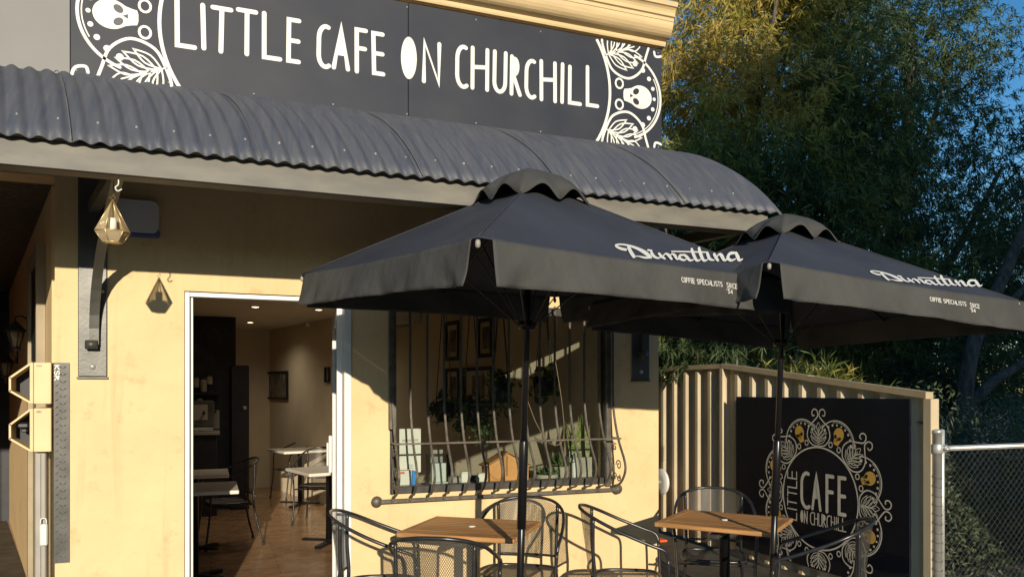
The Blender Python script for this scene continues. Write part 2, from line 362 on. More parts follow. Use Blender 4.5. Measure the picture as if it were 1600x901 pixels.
class Ink:
    "flat strokes and fills laid on a surface given by fn(u, v, lift)"
    def __init__(s, fn, clip=None, step=.0002): s.fn = fn; s.clip = clip; s.mb = MB(); s.k = 0; s.step = step
    def lift(s): s.k += 1; return .0012 + s.step * (s.k % 9)
    def fill(s, poly, extra=0):
        if s.clip and not all(s.clip(*p) for p in poly): return
        h = s.lift() + extra; cx = sum(p[0] for p in poly) / len(poly); cy = sum(p[1] for p in poly) / len(poly)
        vs = [s.fn(cx, cy, h)] + [s.fn(x, y, h) for x, y in poly]; n = len(poly)
        s.mb.add(vs, [(0, i + 1, (i + 1) % n + 1) for i in range(n)])
    def stroke(s, pts, w, closed=False, cap=True):
        if s.clip:
            runs, cur = [], []
            fine = []
            for i in range(len(pts) - 1):
                for t in range(4):
                    fine.append((pts[i][0] + (pts[i + 1][0] - pts[i][0]) * t / 4, pts[i][1] + (pts[i + 1][1] - pts[i][1]) * t / 4))
            fine.append(pts[-1])
            for p in fine:
                if s.clip(*p): cur.append(p)
                else:
                    if len(cur) > 2: runs.append(cur)
                    cur = []
            if len(cur) > 2: runs.append(cur)
            for r in runs: s._st(r, w, False, cap)
        else: s._st(pts, w, closed, cap)
    def _st(s, pts, w, closed, cap):
        P = [Vector(p) for p in pts]; m = len(P); h = s.lift()
        W = w if isinstance(w, (list, tuple)) else [w] * m
        if len(W) != m: W = [W[0]] * m
        Lf, Rt = [], []
        for i, p in enumerate(P):
            a = P[(i - 1) % m] if (i or closed) else p; b = P[(i + 1) % m] if (i < m - 1 or closed) else p
            d1 = (p - a); d2 = (b - p)
            if d1.length < 1e-9: d1 = d2
            if d2.length < 1e-9: d2 = d1
            d1 = d1.normalized(); d2 = d2.normalized()
            n1 = Vector((-d1.y, d1.x)); n2 = Vector((-d2.y, d2.x)); nn = (n1 + n2)
            if nn.length < .2: nn = n1
            nn = nn.normalized(); k = min(1 / max(nn.dot(n1), .45), 2.2)
            Lf.append(p + nn * W[i] / 2 * k); Rt.append(p - nn * W[i] / 2 * k)
        vs = [s.fn(q.x, q.y, h) for pr in zip(Lf, Rt) for q in pr]
        fs = [(2 * i, 2 * i + 1, (2 * i + 3) % (2 * m), (2 * i + 2) % (2 * m)) for i in range(m if closed else m - 1)]
        s.mb.add(vs, fs)
        if cap and not closed:
            for i, j in ((0, 1), (m - 1, m - 2)):
                d = (P[i] - P[j]).normalized(); a0 = math.atan2(d.y, d.x); r = W[i] / 2
                fan = [(P[i].x + r * math.cos(a0 + R(a)), P[i].y + r * math.sin(a0 + R(a))) for a in range(-90, 91, 30)]
                vs = [s.fn(x, y, h) for x, y in fan]; s.mb.add(vs, [tuple(range(len(vs)))])
    def glyph(s, ch, x, y, wd, ht, w, sh=0, T=None):
        T = T or (lambda a, b: (x + a * wd + sh * b * ht, y + b * ht))
        for g in GL[ch]:
            if g and g[0] == 'f': s.fill([T(*p) for p in g[1]])
            else: s.stroke([T(*p) for p in g], w)
    def text(s, t, x, y, wd, ht, w, gap=.3, sh=0):
        for ch in t:
            k = .35 if ch in "I' " else 1
            s.glyph(ch, x, y, wd * k, ht, w, sh); x += wd * (k + gap)
        return x
def skull(ink_w, ink_b, T):
    "cranium up, jaw down; T maps a unit frame (centre 0,0; height 1)"
    out = arc(0, .10, .36, .40, -20, 200, 20) + [(-.30, -.12), (-.24, -.22), (-.20, -.36), (-.18, -.47), (-.08, -.50), (.08, -.50), (.18, -.47), (.20, -.36), (.24, -.22), (.30, -.12)]
    ink_w.fill([T(*p) for p in out])
    for sx in (-1, 1):
        ink_b.fill([T(sx * .155 + .10 * math.cos(a) * 1.0, -.06 + .105 * math.sin(a) + sx * .03 * math.cos(a)) for a in [2 * PI * k / 12 for k in range(12)]], .003)
    ink_b.fill([T(0, -.16), T(.055, -.27), T(-.055, -.27)], .003)
def mandala(inks, rr, lw, rot=0, upright=True):
    "inks: white, gold, black; rr ring radius; drawn round (0,0)"
    W_, G_, B_ = inks; s = rr / 80.0
    def pol(r, a): return (r * s * math.sin(a), r * s * math.cos(a))
    W_.stroke([pol(80, 2 * PI * k / 96) for k in range(97)], lw * 1.2, cap=False)
    for k in range(8):
        a0 = rot + k * PI / 4
        def T(x, y, a0=a0):    # local: x sideways, y radial outward
            return (s * (x * math.cos(a0) + y * math.sin(a0)), s * (-x * math.sin(a0) + y * math.cos(a0)))
        for sx in (-1, 1):     # petal outline ending in a curl
            pts = spline([(sx * 0, 82, 0), (sx * 14, 84, 0), (sx * 24, 96, 0), (sx * 21, 111, 0), (sx * 10, 121, 0), (sx * 2, 129, 0), (sx * 3, 137, 0), (sx * 9, 140, 0), (sx * 14, 136, 0), (sx * 13, 130, 0), (sx * 9, 130, 0)], 5)
            W_.stroke([T(p.x, p.y) for p in pts], lw)
            for j, (b, t, L_) in enumerate(((85, 97, 17), (88, 104, 17), (93, 110, 14), (98, 116, 10))):   # leaflets
                e = (sx * L_, t); bx = (0, b)
                dx, dy = e[0], t - b
                nx, ny = -dy * .16, dx * .16
                p1 = spline([(0, b, 0), (dx * .5 + nx, b + dy * .5 + ny, 0), (e[0], e[1], 0)], 4); p2 = spline([(e[0], e[1], 0), (dx * .5 - nx, b + dy * .5 - ny, 0), (0, b, 0)], 4)
                W_.stroke([T(p.x, p.y) for p in p1 + p2[1:]], lw * .55)
        W_.stroke([T(0, 82), T(0, 112)], lw * .5)
        W_.stroke([T(p.x, p.y) for p in spline([(0, 104, 0), (-4, 111, 0), (0, 119, 0), (4, 111, 0), (0, 104, 0)], 4)], lw * .5)
        a1 = a0 + PI / 8
        def U(x, y, a1=a1): return (s * (x * math.cos(a1) + y * math.sin(a1)), s * (-x * math.sin(a1) + y * math.cos(a1)))
        W_.stroke([U(37 * math.sin(t), 93 + 37 * math.cos(t)) for t in [R(-72 + 144 * i / 24) for i in range(25)]], lw)
        W_.stroke([U(34.5 * math.sin(t), 93 + 34.5 * math.cos(t)) for t in [R(-30 + 100 * i / 20) for i in range(21)]], lw * .4)
        for j in range(9):
            t = R(-68 + 17 * j); c = U(30.5 * math.sin(t), 93 + 30.5 * math.cos(t)); r = (1.6 + .9 * abs(j - 4) / 4) * s
            W_.fill([(c[0] + r * math.cos(q * PI / 5), c[1] + r * math.sin(q * PI / 5)) for q in range(10)])
        for sx in (-1, 1):
            c = U(sx * 9, 89); W_.stroke([(c[0] + 3.6 * s * math.cos(q * PI / 7), c[1] + 4.1 * s * math.sin(q * PI / 7)) for q in range(15)], lw * .8, cap=False)
        if callable(G_): gg, bb = G_()
        else: gg, bb = G_, B_
        skull(gg, bb, lambda x, y, U=U: U(x * 28, 107 + y * 28))

# ------------------------------------------------------------------ ground
def sheet(name, x0, x1, y0, y1, z, m, n=1):
    b = MB(); b.add([(x0, y0, z), (x1, y0, z), (x1, y1, z), (x0, y1, z)], [(0, 1, 2, 3)])
    return tag(b.build(name, m), kind='structure')
sheet('ground', -400, 400, -400, 400, -.14, M['soil'])
b = MB(); b.box(-30, 30, -8.2, -.001, -.139, 0); tag(b.build('footpath', M['pave']), kind='structure')
sheet('road', -60, 60, -18, -8.2, -.135, M['asphalt'])
b = MB(); b.box(-30, 30, -8.36, -8.202, -.134, .012); tag(b.build('kerb', M['pave']), kind='structure')
b = MB(); b.box(-3.2, -.4, 0, 9, -.138, .002); b.box(3.06, 4.53, 0, 9, -.138, .003); tag(b.build('side_path', M['soil']), kind='structure')
# pavement joints
b = MB()
for k in range(-8, 12): b.box(k * 1.5 - .004, k * 1.5 + .004, -8.1, -.01, .0005, .0015)
tag(b.build('pavement_joint', M['soil']), kind='structure')

# ------------------------------------------------------------------ the cafe building
XL, XR = -.80, 3.04
DX0, DX1, DTOP = at(288, 600, 0)[0], at(549, 600, 0)[0], 2.125
WX0, WX1, WZ0, WZ1 = at(609, 600, 0)[0], at(955, 600, 0)[0], .885, 2.115
bld = empty('cafe_building', (0, 0, 0), 0, 'cream rendered corner cafe with black sign band, doorway and barred window', 'building')
b = MB(); TH = .20
b.box(XL, DX0, 0, TH, 0, 2.72)                       # left pier
b.box(DX1, WX0, 0, TH, 0, 2.72)
b.box(WX1, XR, 0, TH, 0, 2.72)
b.box(WX0, WX1, 0, TH, 0, WZ0); b.box(WX0, WX1, 0, TH, WZ1, 2.72); b.box(DX0, DX1, 0, TH, DTOP, 2.72)
b.box(-8, XR, 0, TH, 2.72, 4.06)                   # upper wall runs on over the side passage
b.box(-8, -3.2, 0, TH, 0, 2.72)
b.build('wall', M['render'], bld)
# splayed side walls (the block is skewed)
def skew(X0, th, Y0, Y1, z0, z1, k=-.245):
    a = (X0 + k * Y0, Y0); c = (X0 + k * Y1, Y1)
    return [(a[0], a[1], z0), (a[0] + th, a[1], z0), (c[0] + th, c[1], z0), (c[0], c[1], z0), (a[0], a[1], z1), (a[0] + th, a[1], z1), (c[0] + th, c[1], z1), (c[0], c[1], z1)]
BF = [(0, 3, 2, 1), (4, 5, 6, 7), (0, 1, 5, 4), (1, 2, 6, 5), (2, 3, 7, 6), (3, 0, 4, 7)]
b = MB(); b.add(skew(XL + .001, .15, TH + .001, 9, 0, 2.715), BF); b.build('side_wall', M['render'], bld)
b = MB(); b.add(skew(2.83, .18, TH + .001, 9, 0, 2.9), BF); b.build('interior_wall', M['innerwall'], bld)
b = MB(); b.box(XR - .02, XR, TH + .001, 8.9, 0, 4.0); b.build('side_wall', M['render'], bld)
b = MB(); b.box(-3.2, XR + .3, 8.9, 9.05, -.1, 4.06); b.build('rear_wall', M['render'], bld)
b = MB(); b.box(-3.5, -3.2, TH, 8.9, 0, 4.0); b.build('passage_wall', M['brick'], bld)
b = MB(); b.bbox(-3.19, -2.2, 6.0, 6.08, .01, 2.7, .01); b.build('bounce_screen', M['blackpot'], bld)  # unseen dark screen added to cut bounced light in the passage
b = MB(); b.box(-3.6, XR + .2, TH + .001, 8.9, 2.72, 2.86); b.build('passage_ceiling', M['bark'], bld)
b = MB(); b.box(-3.6, XR, TH + .001, 9, 4.0, 4.05); b.build('roof', M['signgrey'], bld)
# inner lining of front wall + ceiling
b = MB(); b.add([(-.6, TH + .002, 2.5), (2.9, TH + .002, 2.5), (1.0, 8.5, 2.5), (-3, 8.5, 2.5)], [(0, 1, 2, 3)]); b.build('ceiling', M['ceil'], bld)
b = MB(); b.add([(-.78, .0, .006), (3.0, .0, .006), (1.2, 8.8, .006), (-3, 8.8, .006)], [(0, 1, 2, 3)]); b.build('floorboards', M['floor'], bld)
b = MB(); b.box(-2.4, .30, 5.85, 5.97, 0, 2.5); b.build('dark_wall', M['blackwall'], bld)
b = MB(); b.box(-.6, 1.2, 8.0, 8.1, 0, 2.5); b.build('back_wall', M['innerwall'], bld)
b = MB(); b.bbox(.24, .46, 5.72, 5.84, 0, 1.87, .01); bd = b.build('dark_door', M['blackwall'], bld)
b = MB(); b.lathe([(.02, 0), (.03, .03), (.001, .05)], 10, Matrix.Rotation(R(90), 3, 'X'), (.40, 5.72, 1.32)); b.build('handle', M['galv'], bd)
# mural on the dark wall: a faint grey face with a curling scarf
def wallfn(Y): return lambda u, v, l: (u, Y - l, v)
ik = Ink(wallfn(5.85))
ik.fill([(x, z) for x, z in arc(.04, 2.22, .10, .13, 0, 345, 16)])
ik.stroke([(p.x, p.y) for p in spline([(-.30, 2.1, 0), (-.14, 2.06, 0), (-.02, 1.95, 0), (-.04, 1.84, 0), (-.16, 1.80, 0), (-.17, 1.66, 0), (-.02, 1.5, 0)], 6)], .13)
ik.stroke([(p.x, p.y) for p in spline([(-.12, 2.15, 0), (-.1, 2.33, 0), (.05, 2.41, 0), (.19, 2.3, 0)], 6)], .02)
ik.mb.build('mural', M['mural'], bld)
# cornice
def extrude_x(prof, x0, x1, ret=None):
    b = MB(); n = len(prof)
    vs = [(x0, y, z) for y, z in prof] + [(x1, y, z) for y, z in prof]
    fs = [(i, i + 1, n + i + 1, n + i) for i in range(n - 1)] + [tuple(range(n - 1, -1, -1)), tuple(range(n, 2 * n))]
    b.add(vs, fs); return b
cz = 4.035
prof = [(.2, cz), (0, cz), (-.045, cz), (-.05, cz + .012), (-.05, cz + .035), (-.075, cz + .04)] + \
       [(-.075 - .075 * math.sin(R(a)), cz + .13 - .09 * math.cos(R(a))) for a in range(0, 91, 15)] + \
       [(-.155, cz + .132), (-.155, cz + .155), (-.17, cz + .160)] + [(-.17 - .035 * (1 - math.cos(R(a))), cz + .165 + .05 * math.sin(R(a))) for a in range(0, 91, 22)] + [(-.21, cz + .245), (.2, cz + .245)]
extrude_x(prof, -8, XR + .03).build('cornice', M['cornice'], bld)
b = MB(); b.tube([(-3.5, .06, 4.325), (2.86, .06, 4.325)], .035, 10); b.tube([(2.80, .06, 4.325), (2.90, .06, 4.325)], .045, 10); b.build('roof_pipe', M['signgrey'], bld)
# door frame + open door leaf
fy0, fy1 = .02, .10
fr = MB(); fr.bbox(DX0 + .001, DX0 + .028, fy0, fy1, .01, DTOP - .002, .003); fr.bbox(DX1 - .045, DX1 - .001, fy0 - .03, fy1, .01, DTOP - .002, .003)
fr.bbox(DX0 + .029, DX1 - .046, fy0, fy1, DTOP - .030, DTOP - .003, .003); fr.bbox(DX0 + .034, DX0 + .046, fy0 + .02, fy1 + .03, .01, DTOP - .034, .002)
fr.build('door_frame', M['alu'], bld)
MD = Matrix.Translation((DX1 - .055, .10, 0)) @ Matrix.Rotation(R(84), 4, 'Z')
dl = MB(); dl.bbox(0, .09, -.02, .02, .02, DTOP - .05, .004, MD); dl.bbox(.72, .80, -.02, .02, .02, DTOP - .05, .004, MD)
dl.bbox(.091, .719, -.02, .02, .02, .16, .004, MD); dl.bbox(.091, .719, -.02, .02, DTOP - .14, DTOP - .05, .004, MD)
dlo = dl.build('door_leaf', M['alu'], bld)
b = MB(); b.box(.092, .718, -.003, .003, .162, DTOP - .142, MD); b.build('pane', M['glass'], dlo)
b = MB(); b.bbox(.735, .775, .022, .045, .95, 1.22, .004, MD); b.bbox(.74, .77, .046, .06, 1.0, 1.17, .004, MD); b.build('lock_plate', M['plastic'], dlo)
# window
wf = MB(); wf.bbox(WX0 + .001, WX0 + .045, .015, .10, WZ0 + .001, WZ1 - .001, .003); wf.bbox(WX1 - .035, WX1 - .001, .015, .10, WZ0 + .001, WZ1 - .001, .003)
wf.bbox(WX0 + .046, WX1 - .036, .015, .10, WZ1 - .055, WZ1 - .001, .003); wf.bbox(WX0 + .046, WX1 - .036, .015, .10, WZ0 + .001, WZ0 + .045, .003)
win = wf.build('window', M['blacksteel'], bld)
b = MB(); b.box(WX0 + .046, WX1 - .036, .05, .056, WZ0 + .046, WZ1 - .056); b.build('pane', M['glass'], win)
b = MB(); b.bbox(WX0 - .0, WX1, TH + .002, TH + .34, WZ0 - .04, WZ0 + .002, .004); b.build('inner_sill', M['whitetop'], win)
# downlights
for px, py in ((399, 478.5), (391, 503), (498, 483)):
    f = (2.5 - H) * F / (609 - py); r = (px - 800) / F * f
    X = CA * r + SA * f; Yq = -SA * r + CA * f - D
    b = MB(); b.lathe([(.062, 0), (.062, -.006), (.045, -.008), (.044, .0)], 18, None, (X, Yq, 2.4985)); dlt = b.build('downlight', M['plastic'], bld)
    b = MB(); b.lathe([(.043, -.004), (.02, -.0085)], 16, None, (X, Yq, 2.4985)); b.build('lamp', M['lampglow'], dlt)
    pl = bpy.data.lights.new('downlight', 'SPOT'); pl.energy = 22; pl.color = (1, .86, .66); pl.spot_size = R(150); pl.shadow_soft_size = .08; pl.spot_blend = 1
    po = bpy.data.objects.new('lamp_light', pl); col.objects.link(po); po.location = (X, Yq, 2.47); po.parent = dlt
# side door recess in passage
def sk(X0, Y, off): return X0 - .245 * Y - off     # x of a surface standing off the side wall
def skbox(Y0, Y1, z0, z1, o0, o1):
    return [(sk(XL, Y0, o1), Y0, z0), (sk(XL, Y0, o0), Y0, z0), (sk(XL, Y1, o0), Y1, z0), (sk(XL, Y1, o1), Y1, z0), (sk(XL, Y0, o1), Y0, z1), (sk(XL, Y0, o0), Y0, z1), (sk(XL, Y1, o0), Y1, z1), (sk(XL, Y1, o1), Y1, z1)]
b = MB(); b.add(skbox(.62, .70, 0, 2.45, .001, .05), BF); b.add(skbox(1.42, 1.50, 0, 2.45, .001, .05), BF); b.add(skbox(.7, 1.42, 2.37, 2.45, .001, .05), BF); sd = b.build('side_door', M['door'], bld)
b = MB(); b.add(skbox(.702, 1.418, 1.75, 2.368, .001, .03), BF); b.build('shade_panel', M['blackwall'], sd)  # dark sheet stands in for shadow deep in the recess
b = MB(); b.add(skbox(.702, 1.418, .01, 1.748, .001, .02), BF); b.build('door_panel', M['door'], sd)

# ------------------------------------------------------------------ main sign
SY = -.035
sx0, sx1 = at(110, 100, SY)[0], at(1034, 100, SY)[0]
sz0, sz1 = 3.275, 4.015
seam = at(638, 100, SY)[0]
sg = empty('fascia_sign', ((sx0 + sx1) / 2, SY, sz0), 0, 'long black fascia sign with white cafe name and skull ornaments above the awning', 'sign')
def psub(b, name, m, par):
    o = b.build(name, m, par); o.location = -Vector(par.location); return o
b = MB(); b.bbox(sx0, seam - .0015, SY, -.001, sz0, sz1, .002); psub(b, 'panel', M['sign'], sg)
b = MB(); b.bbox(seam + .0015, sx1, SY, -.001, sz0, sz1, .002); psub(b, 'panel', M['sign'], sg)
fn = lambda u, v, l: (u, SY - l, v)
ik = Ink(fn)
spans = [('L', 273, 308), ('I', 315, 322), ('T', 327, 363), ('T', 368, 403), ('L', 409, 441), ('E', 447, 470), None,
         ('C', 494, 516), ('A', 518, 547), ('F', 554, 575), ('E', 581, 602), None, ('O', 624, 653), ('N', 659, 690), None,
         ('C', 711, 731), ('H', 735, 764), ('U', 769, 792), ('R', 796, 815), ('C', 819, 837), ('H', 843, 870), ('I', 874, 882), ('L', 887, 909), ('L', 915, 936)]
jit = random.Random(3)
zt0, zb0 = at(350, 8, SY)[2], at(290, 73, SY)[2]
ZB, ZT = 3.53, 3.785
LZ = []
for s_ in spans:
    if not s_: continue
    ch, p0, p1 = s_
    xa, xb = at(p0, 100, SY)[0], at(p1, 100, SY)[0]; lw = .027
    if ch == 'I': xm = (xa + xb) / 2; xa, xb = xm - .03, xm + .03
    x0_, x1_ = xa + lw / 2, xb - lw / 2
    zb = ZB + jit.uniform(-.006, .006); ht = (ZT - ZB) + jit.uniform(-.008, .008)
    s1, s2 = jit.uniform(-.006, .006), jit.uniform(-.006, .006)
    T = lambda a, c, x0_=x0_, x1_=x1_, zb=zb, ht=ht, s1=s1: (x0_ + a * (x1_ - x0_) + s1 * c, zb + c * ht)
    ik.glyph(ch, 0, 0, 1, 1, lw, T=T)
psub(ik.mb, 'lettering', M['white'], sg)
# ornaments: two mandalas of ring radius .645 whose middles lie in the text area
rr = .66
rx = at(953, 150, SY)[0] - rr; lx = at(249, 30, SY)[0] + rr; zc = 3.645
for cx, sgn, xe in ((rx, 1, sx1), (lx, -1, sx0)):
    def clipf(u, v, cx=cx, sgn=sgn):
        X = cx + u
        return sz0 + .008 < zc + v < sz1 - .008 and sx0 + .008 < X < sx1 - .008 and u * sgn > .3
    g = lambda u, v, l, cx=cx: (cx + u, SY - l, zc + v)
    wi, bi = Ink(g, clipf), Ink(g, clipf)
    mandala((wi, wi, bi), rr, .017, rot=PI / 8)
    o = psub(wi.mb, 'ornament', M['white'], sg); psub(bi.mb, 'skull_hollows', M['signblk'], sg)
for u_ in range(9):
    for zz in (sz0 + .03, sz1 - .03):
        xx = sx0 + .03 + (sx1 - sx0 - .06) * u_ / 8; b = MB(); b.lathe([(.006, 0), (.005, .003), (.001, .004)], 8, Matrix.Rotation(R(90), 3, 'X'), (xx, SY, zz)); psub(b, 'screw', M['alug'], sg)
sg2 = MB(); sg2.bbox(-8, sx0 - .003, SY + .006, -.001, sz0, sz1, .002)
tag(sg2.build('blank_sign_panel', M['signgrey']), 'plain grey sign panel left of the black cafe sign', 'sign panel')

# ------------------------------------------------------------------ awning
aw = empty('awning', (1.2, 0, 3.2), 0, 'bullnose corrugated steel awning on iron brackets over the cafe front', 'awning')
a0, a1, RA = R(5), R(53), 1.61
AX0, AX1 = -7.0, 3.16
def arcpt(t):   # t 0..1 -> (y, z)
    a = a0 + (a1 - a0) * t
    return (-RA * (math.sin(a) - math.sin(a0)), 3.236 - RA * (math.cos(a0) - math.cos(a)))
SHX, SHO = .235, .245
pitch = .076; nx = int((AX1 - AX0) / pitch * 8); nv = 16
vs = []; 
for j in range(nv + 1):
    y, z = arcpt(j / nv); a = a0 + (a1 - a0) * j / nv; ny, nz = -math.sin(a), math.cos(a)
    for i in range(nx + 1):
        x = AX0 + (AX1 - AX0) * i / nx; h = .0095 * math.cos(2 * PI * (x - AX0) / pitch)
        vs.append((x + SHX * (-y) - SHO, y + ny * h, z + nz * h))
b = MB(); b.add(vs, [(j * (nx + 1) + i, j * (nx + 1) + i + 1, (j + 1) * (nx + 1) + i + 1, (j + 1) * (nx + 1) + i) for j in range(nv) for i in range(nx)], True)
o = psub(b, 'corrugated_roof', M['corr'], aw)
so_ = o.modifiers.new('s', 'SOLIDIFY'); so_.thickness = .004; so_.offset = -1
# sheet laps: a thin raised edge every ~0.76 m
for k in range(13):
    x = AX0 + .33 + k * .762; b = MB()
    b.tube([(x + SHX * -arcpt(j / 20)[0] - SHO, arcpt(j / 20)[0] - .0105 * math.sin(a0 + (a1 - a0) * j / 20), arcpt(j / 20)[1] + .0105 * math.cos(a0 + (a1 - a0) * j / 20)) for j in range(21)], .0022, 5)
    psub(b, 'sheet_lap', M['beam'], aw)
ay, az = arcpt(.90)
for i in range(28, int((AX1 - AX0) / pitch / 2)):
    x = AX0 + pitch * 2 * i
    Mx = Matrix.Rotation(R(45), 3, 'X'); b = MB(); xx = x + SHX * -ay - SHO; kk = .6 + .5 * jit.random()
    b.lathe([(.007 * kk, 0), (.007 * kk, .003), (.004, .004), (.004, .008 * kk), (.001, .009 * kk)], 7, Mx, (xx, ay - .008, az + .007))
    psub(b, 'roofing_screw', M['alug'], aw)
by, bz = arcpt(1)
b = MB(); b.bbox(AX0, AX1 - .05, by + .04, by + .14, 2.485, 2.61, .004); b.box(AX0, AX1 - .06, by + .025, by + .039, 2.487, 2.500); psub(b, 'beam', M['beam'], aw)
b = MB(); b.bbox(AX0, AX1 - .05, -.07, -.001, 3.12, 3.22, .004); psub(b, 'wall_plate', M['blacksteel'], aw)
b = MB(); b.add([(AX0, 0, sz0 - .001), (AX1 - .1, 0, sz0 - .001), (AX1 - .1, -.05, sz0 - .004), (AX0, -.05, sz0 - .004), (AX0, -.055, sz0 - .018), (AX1 - .1, -.055, sz0 - .018)], [(0, 1, 2, 3), (3, 2, 5, 4)]); psub(b, 'flashing', M['blacksteel'], aw)
# rafter end trim at right
for X, lab in ((at(145, 585, 0)[0], 'l'), (at(1000, 594, 0)[0], 'r')):
    b = MB(); b.bbox(X - .072, X + .072, -.012, -.001, 1.625, 3.11, .004); b.bbox(X - .078, X + .078, -.016, -.001, 1.612, 1.624, .002)
    br = psub(b, 'bracket', M['steel'], aw)
    b = MB(); P = []
    for t in range(13):
        u = t / 12; P.append((X, -.05 - 1.0 * u ** 2.3, 1.80 + .74 * u ** .85))
    vs = []
    for p in P: k_ = X - SHX * p[1]; vs += [(k_ - .024, p[1], p[2]), (k_ + .024, p[1], p[2]), (k_ + .024, p[1] + .03, p[2] + .014), (k_ - .024, p[1] + .03, p[2] + .014)]
    fs = [(4 * i + k, 4 * i + (k + 1) % 4, 4 * i + 4 + (k + 1) % 4, 4 * i + 4 + k) for i in range(12) for k in range(4)] + [(3, 2, 1, 0), (48, 49, 50, 51)]
    b.add(vs, fs); c = b.build('strut', M['steel'], br)
    b = MB(); b.add([(X - .028 - SHX * y_, y_, z_) if q == 0 else (X + .028 - SHX * y_, y_, z_) for z_ in (2.53, 2.59) for y_, q in ((-1.06, 0), (-1.06, 1), (-.013, 1), (-.013, 0))], BF); c = b.build('arm', M['steel'], br)
    b = MB(); b.tube([(X - .03, -.05, 1.80), (X + .03, -.05, 1.80)], .026, 14); b.build('knuckle', M['steel'], br)
    b = MB(); b.lathe([(.016, 0), (.015, .006), (.009, .009), (.001, .012)], 10, Matrix.Rotation(R(90), 3, 'X'), (X, -.012, 1.68)); b.lathe([(.010, 0), (.009, .009), (.001, .012)], 8, Matrix.Rotation(R(90), 3, 'X'), (X + .05, -.012, 2.1)); b.build('bolt', M['galv'], br)
# small side flap at right end of the beam
# hook under beam
hx, _, hz = at(185, 268, by + .08)
b = MB(); b.tube(spline([(hx, by + .08, 2.487), (hx, by + .08, 2.455), (hx - .012, by + .08, 2.44), (hx - .003, by + .08, 2.425), (hx + .014, by + .08, 2.435)], 5), .0032, 6)
tag(b.build('hook', M['plastic']), 'small white hook screwed under the awning beam', 'hook')

# ------------------------------------------------------------------ lantern terrarium
def lantern():
    X, Y, zt = at(176, 312, -.93)
    zb = at(176, 379, -.93)[2]; zm = at(176, 362, -.93)[2]
    t = empty('hanging_lantern', (X, Y, zb), 0, 'geometric brass and glass lantern hanging under the awning', 'lantern')
    n = 6; rw, rb = .073, .040
    ring = [(rw * math.cos(2 * PI * k / n + .2), rw * math.sin(2 * PI * k / n + .2), zm - zb) for k in range(n)]
    bot = [(rb * math.cos(2 * PI * k / n + .2), rb * math.sin(2 * PI * k / n + .2), 0) for k in range(n)]
    top = (0, 0, zt - zb)
    b = MB()
    for k in range(n):
        b.tube([ring[k], top], .0025, 5); b.tube([ring[k], ring[(k + 1) % n]], .0025, 5); b.tube([bot[k], bot[(k + 1) % n]], .0025, 5); b.tube([bot[k], ring[k]], .0025, 5)
    b.build('brass_frame', M['brass'], t)
    g = MB()
    for k in range(n):
        q = (k + 1) % n
        if k != 4: g.add([ring[k], ring[q], top], [(0, 1, 2)])
        g.add([bot[k], bot[q], ring[q], ring[k]], [(0, 1, 2, 3)])
    g.build('glass', M['lanternglass'], t)
    b = MB(); b.add([(0, 0, .002)] + bot, [(0, k + 1, (k + 1) % n + 1) for k in range(n)]); b.lathe([(.055, .045), (.055, .05)], 6); b.build('base', M['brass'], t)
    b = MB(); b.lathe([(.018, .05), (.018, .11), (.001, .112)], 10); b.build('candle', M['paper'], t)
    b = MB()
    for k in range(2): b.tube(spline([(0, 0, zt - zb), (.012 * (1 - 2 * k), 0, zt - zb + .01), (.004, .0, zt - zb + .025), (.002, .0, 2.55 - zb)], 4), .001, 4)
    b.build('string', M['rope'], t)
lantern()

# ------------------------------------------------------------------ siren box
X, Y, Z = at(207, 338, -.06)
t = empty('siren_box', (X, 0, Z), 0, 'grey alarm siren box with blue lower edge on the shaded wall', 'alarm box')
b = MB(); 
def rr_prism(w_, h_, y0, y1, rad, z_off=0, n=5, bulge=.0):
    P = []
    for cx, cz, s0 in ((w_ / 2 - rad, h_ / 2 - rad, 0), (-w_ / 2 + rad, h_ / 2 - rad, 90), (-w_ / 2 + rad, -h_ / 2 + rad, 180), (w_ / 2 - rad, -h_ / 2 + rad, 270)):
        for k in range(n): a = R(s0 + 90 * k / (n - 1)); P.append((cx + rad * math.cos(a), cz + rad * math.sin(a) + z_off))
    m = len(P); bb = MB()
    bb.add([(x, y0, z) for x, z in P] + [(x * .96, y1, z * .96) for x, z in P], [(i, (i + 1) % m, m + (i + 1) % m, m + i) for i in range(m)] + [tuple(range(m, 2 * m)), tuple(reversed(range(m)))]); return bb
rr_prism(.27, .19, -.001, -.075, .03).build('cover', M['sirengrey'], t)
rr_prism(.274, .055, -.002, -.072, .022, -.078).build('blue_edge', M['blue'], t)
b = MB(); b.box(.105, .112, -.082, -.0755, -.02, .075); b.build('edge_strip', M['plastic'], t)

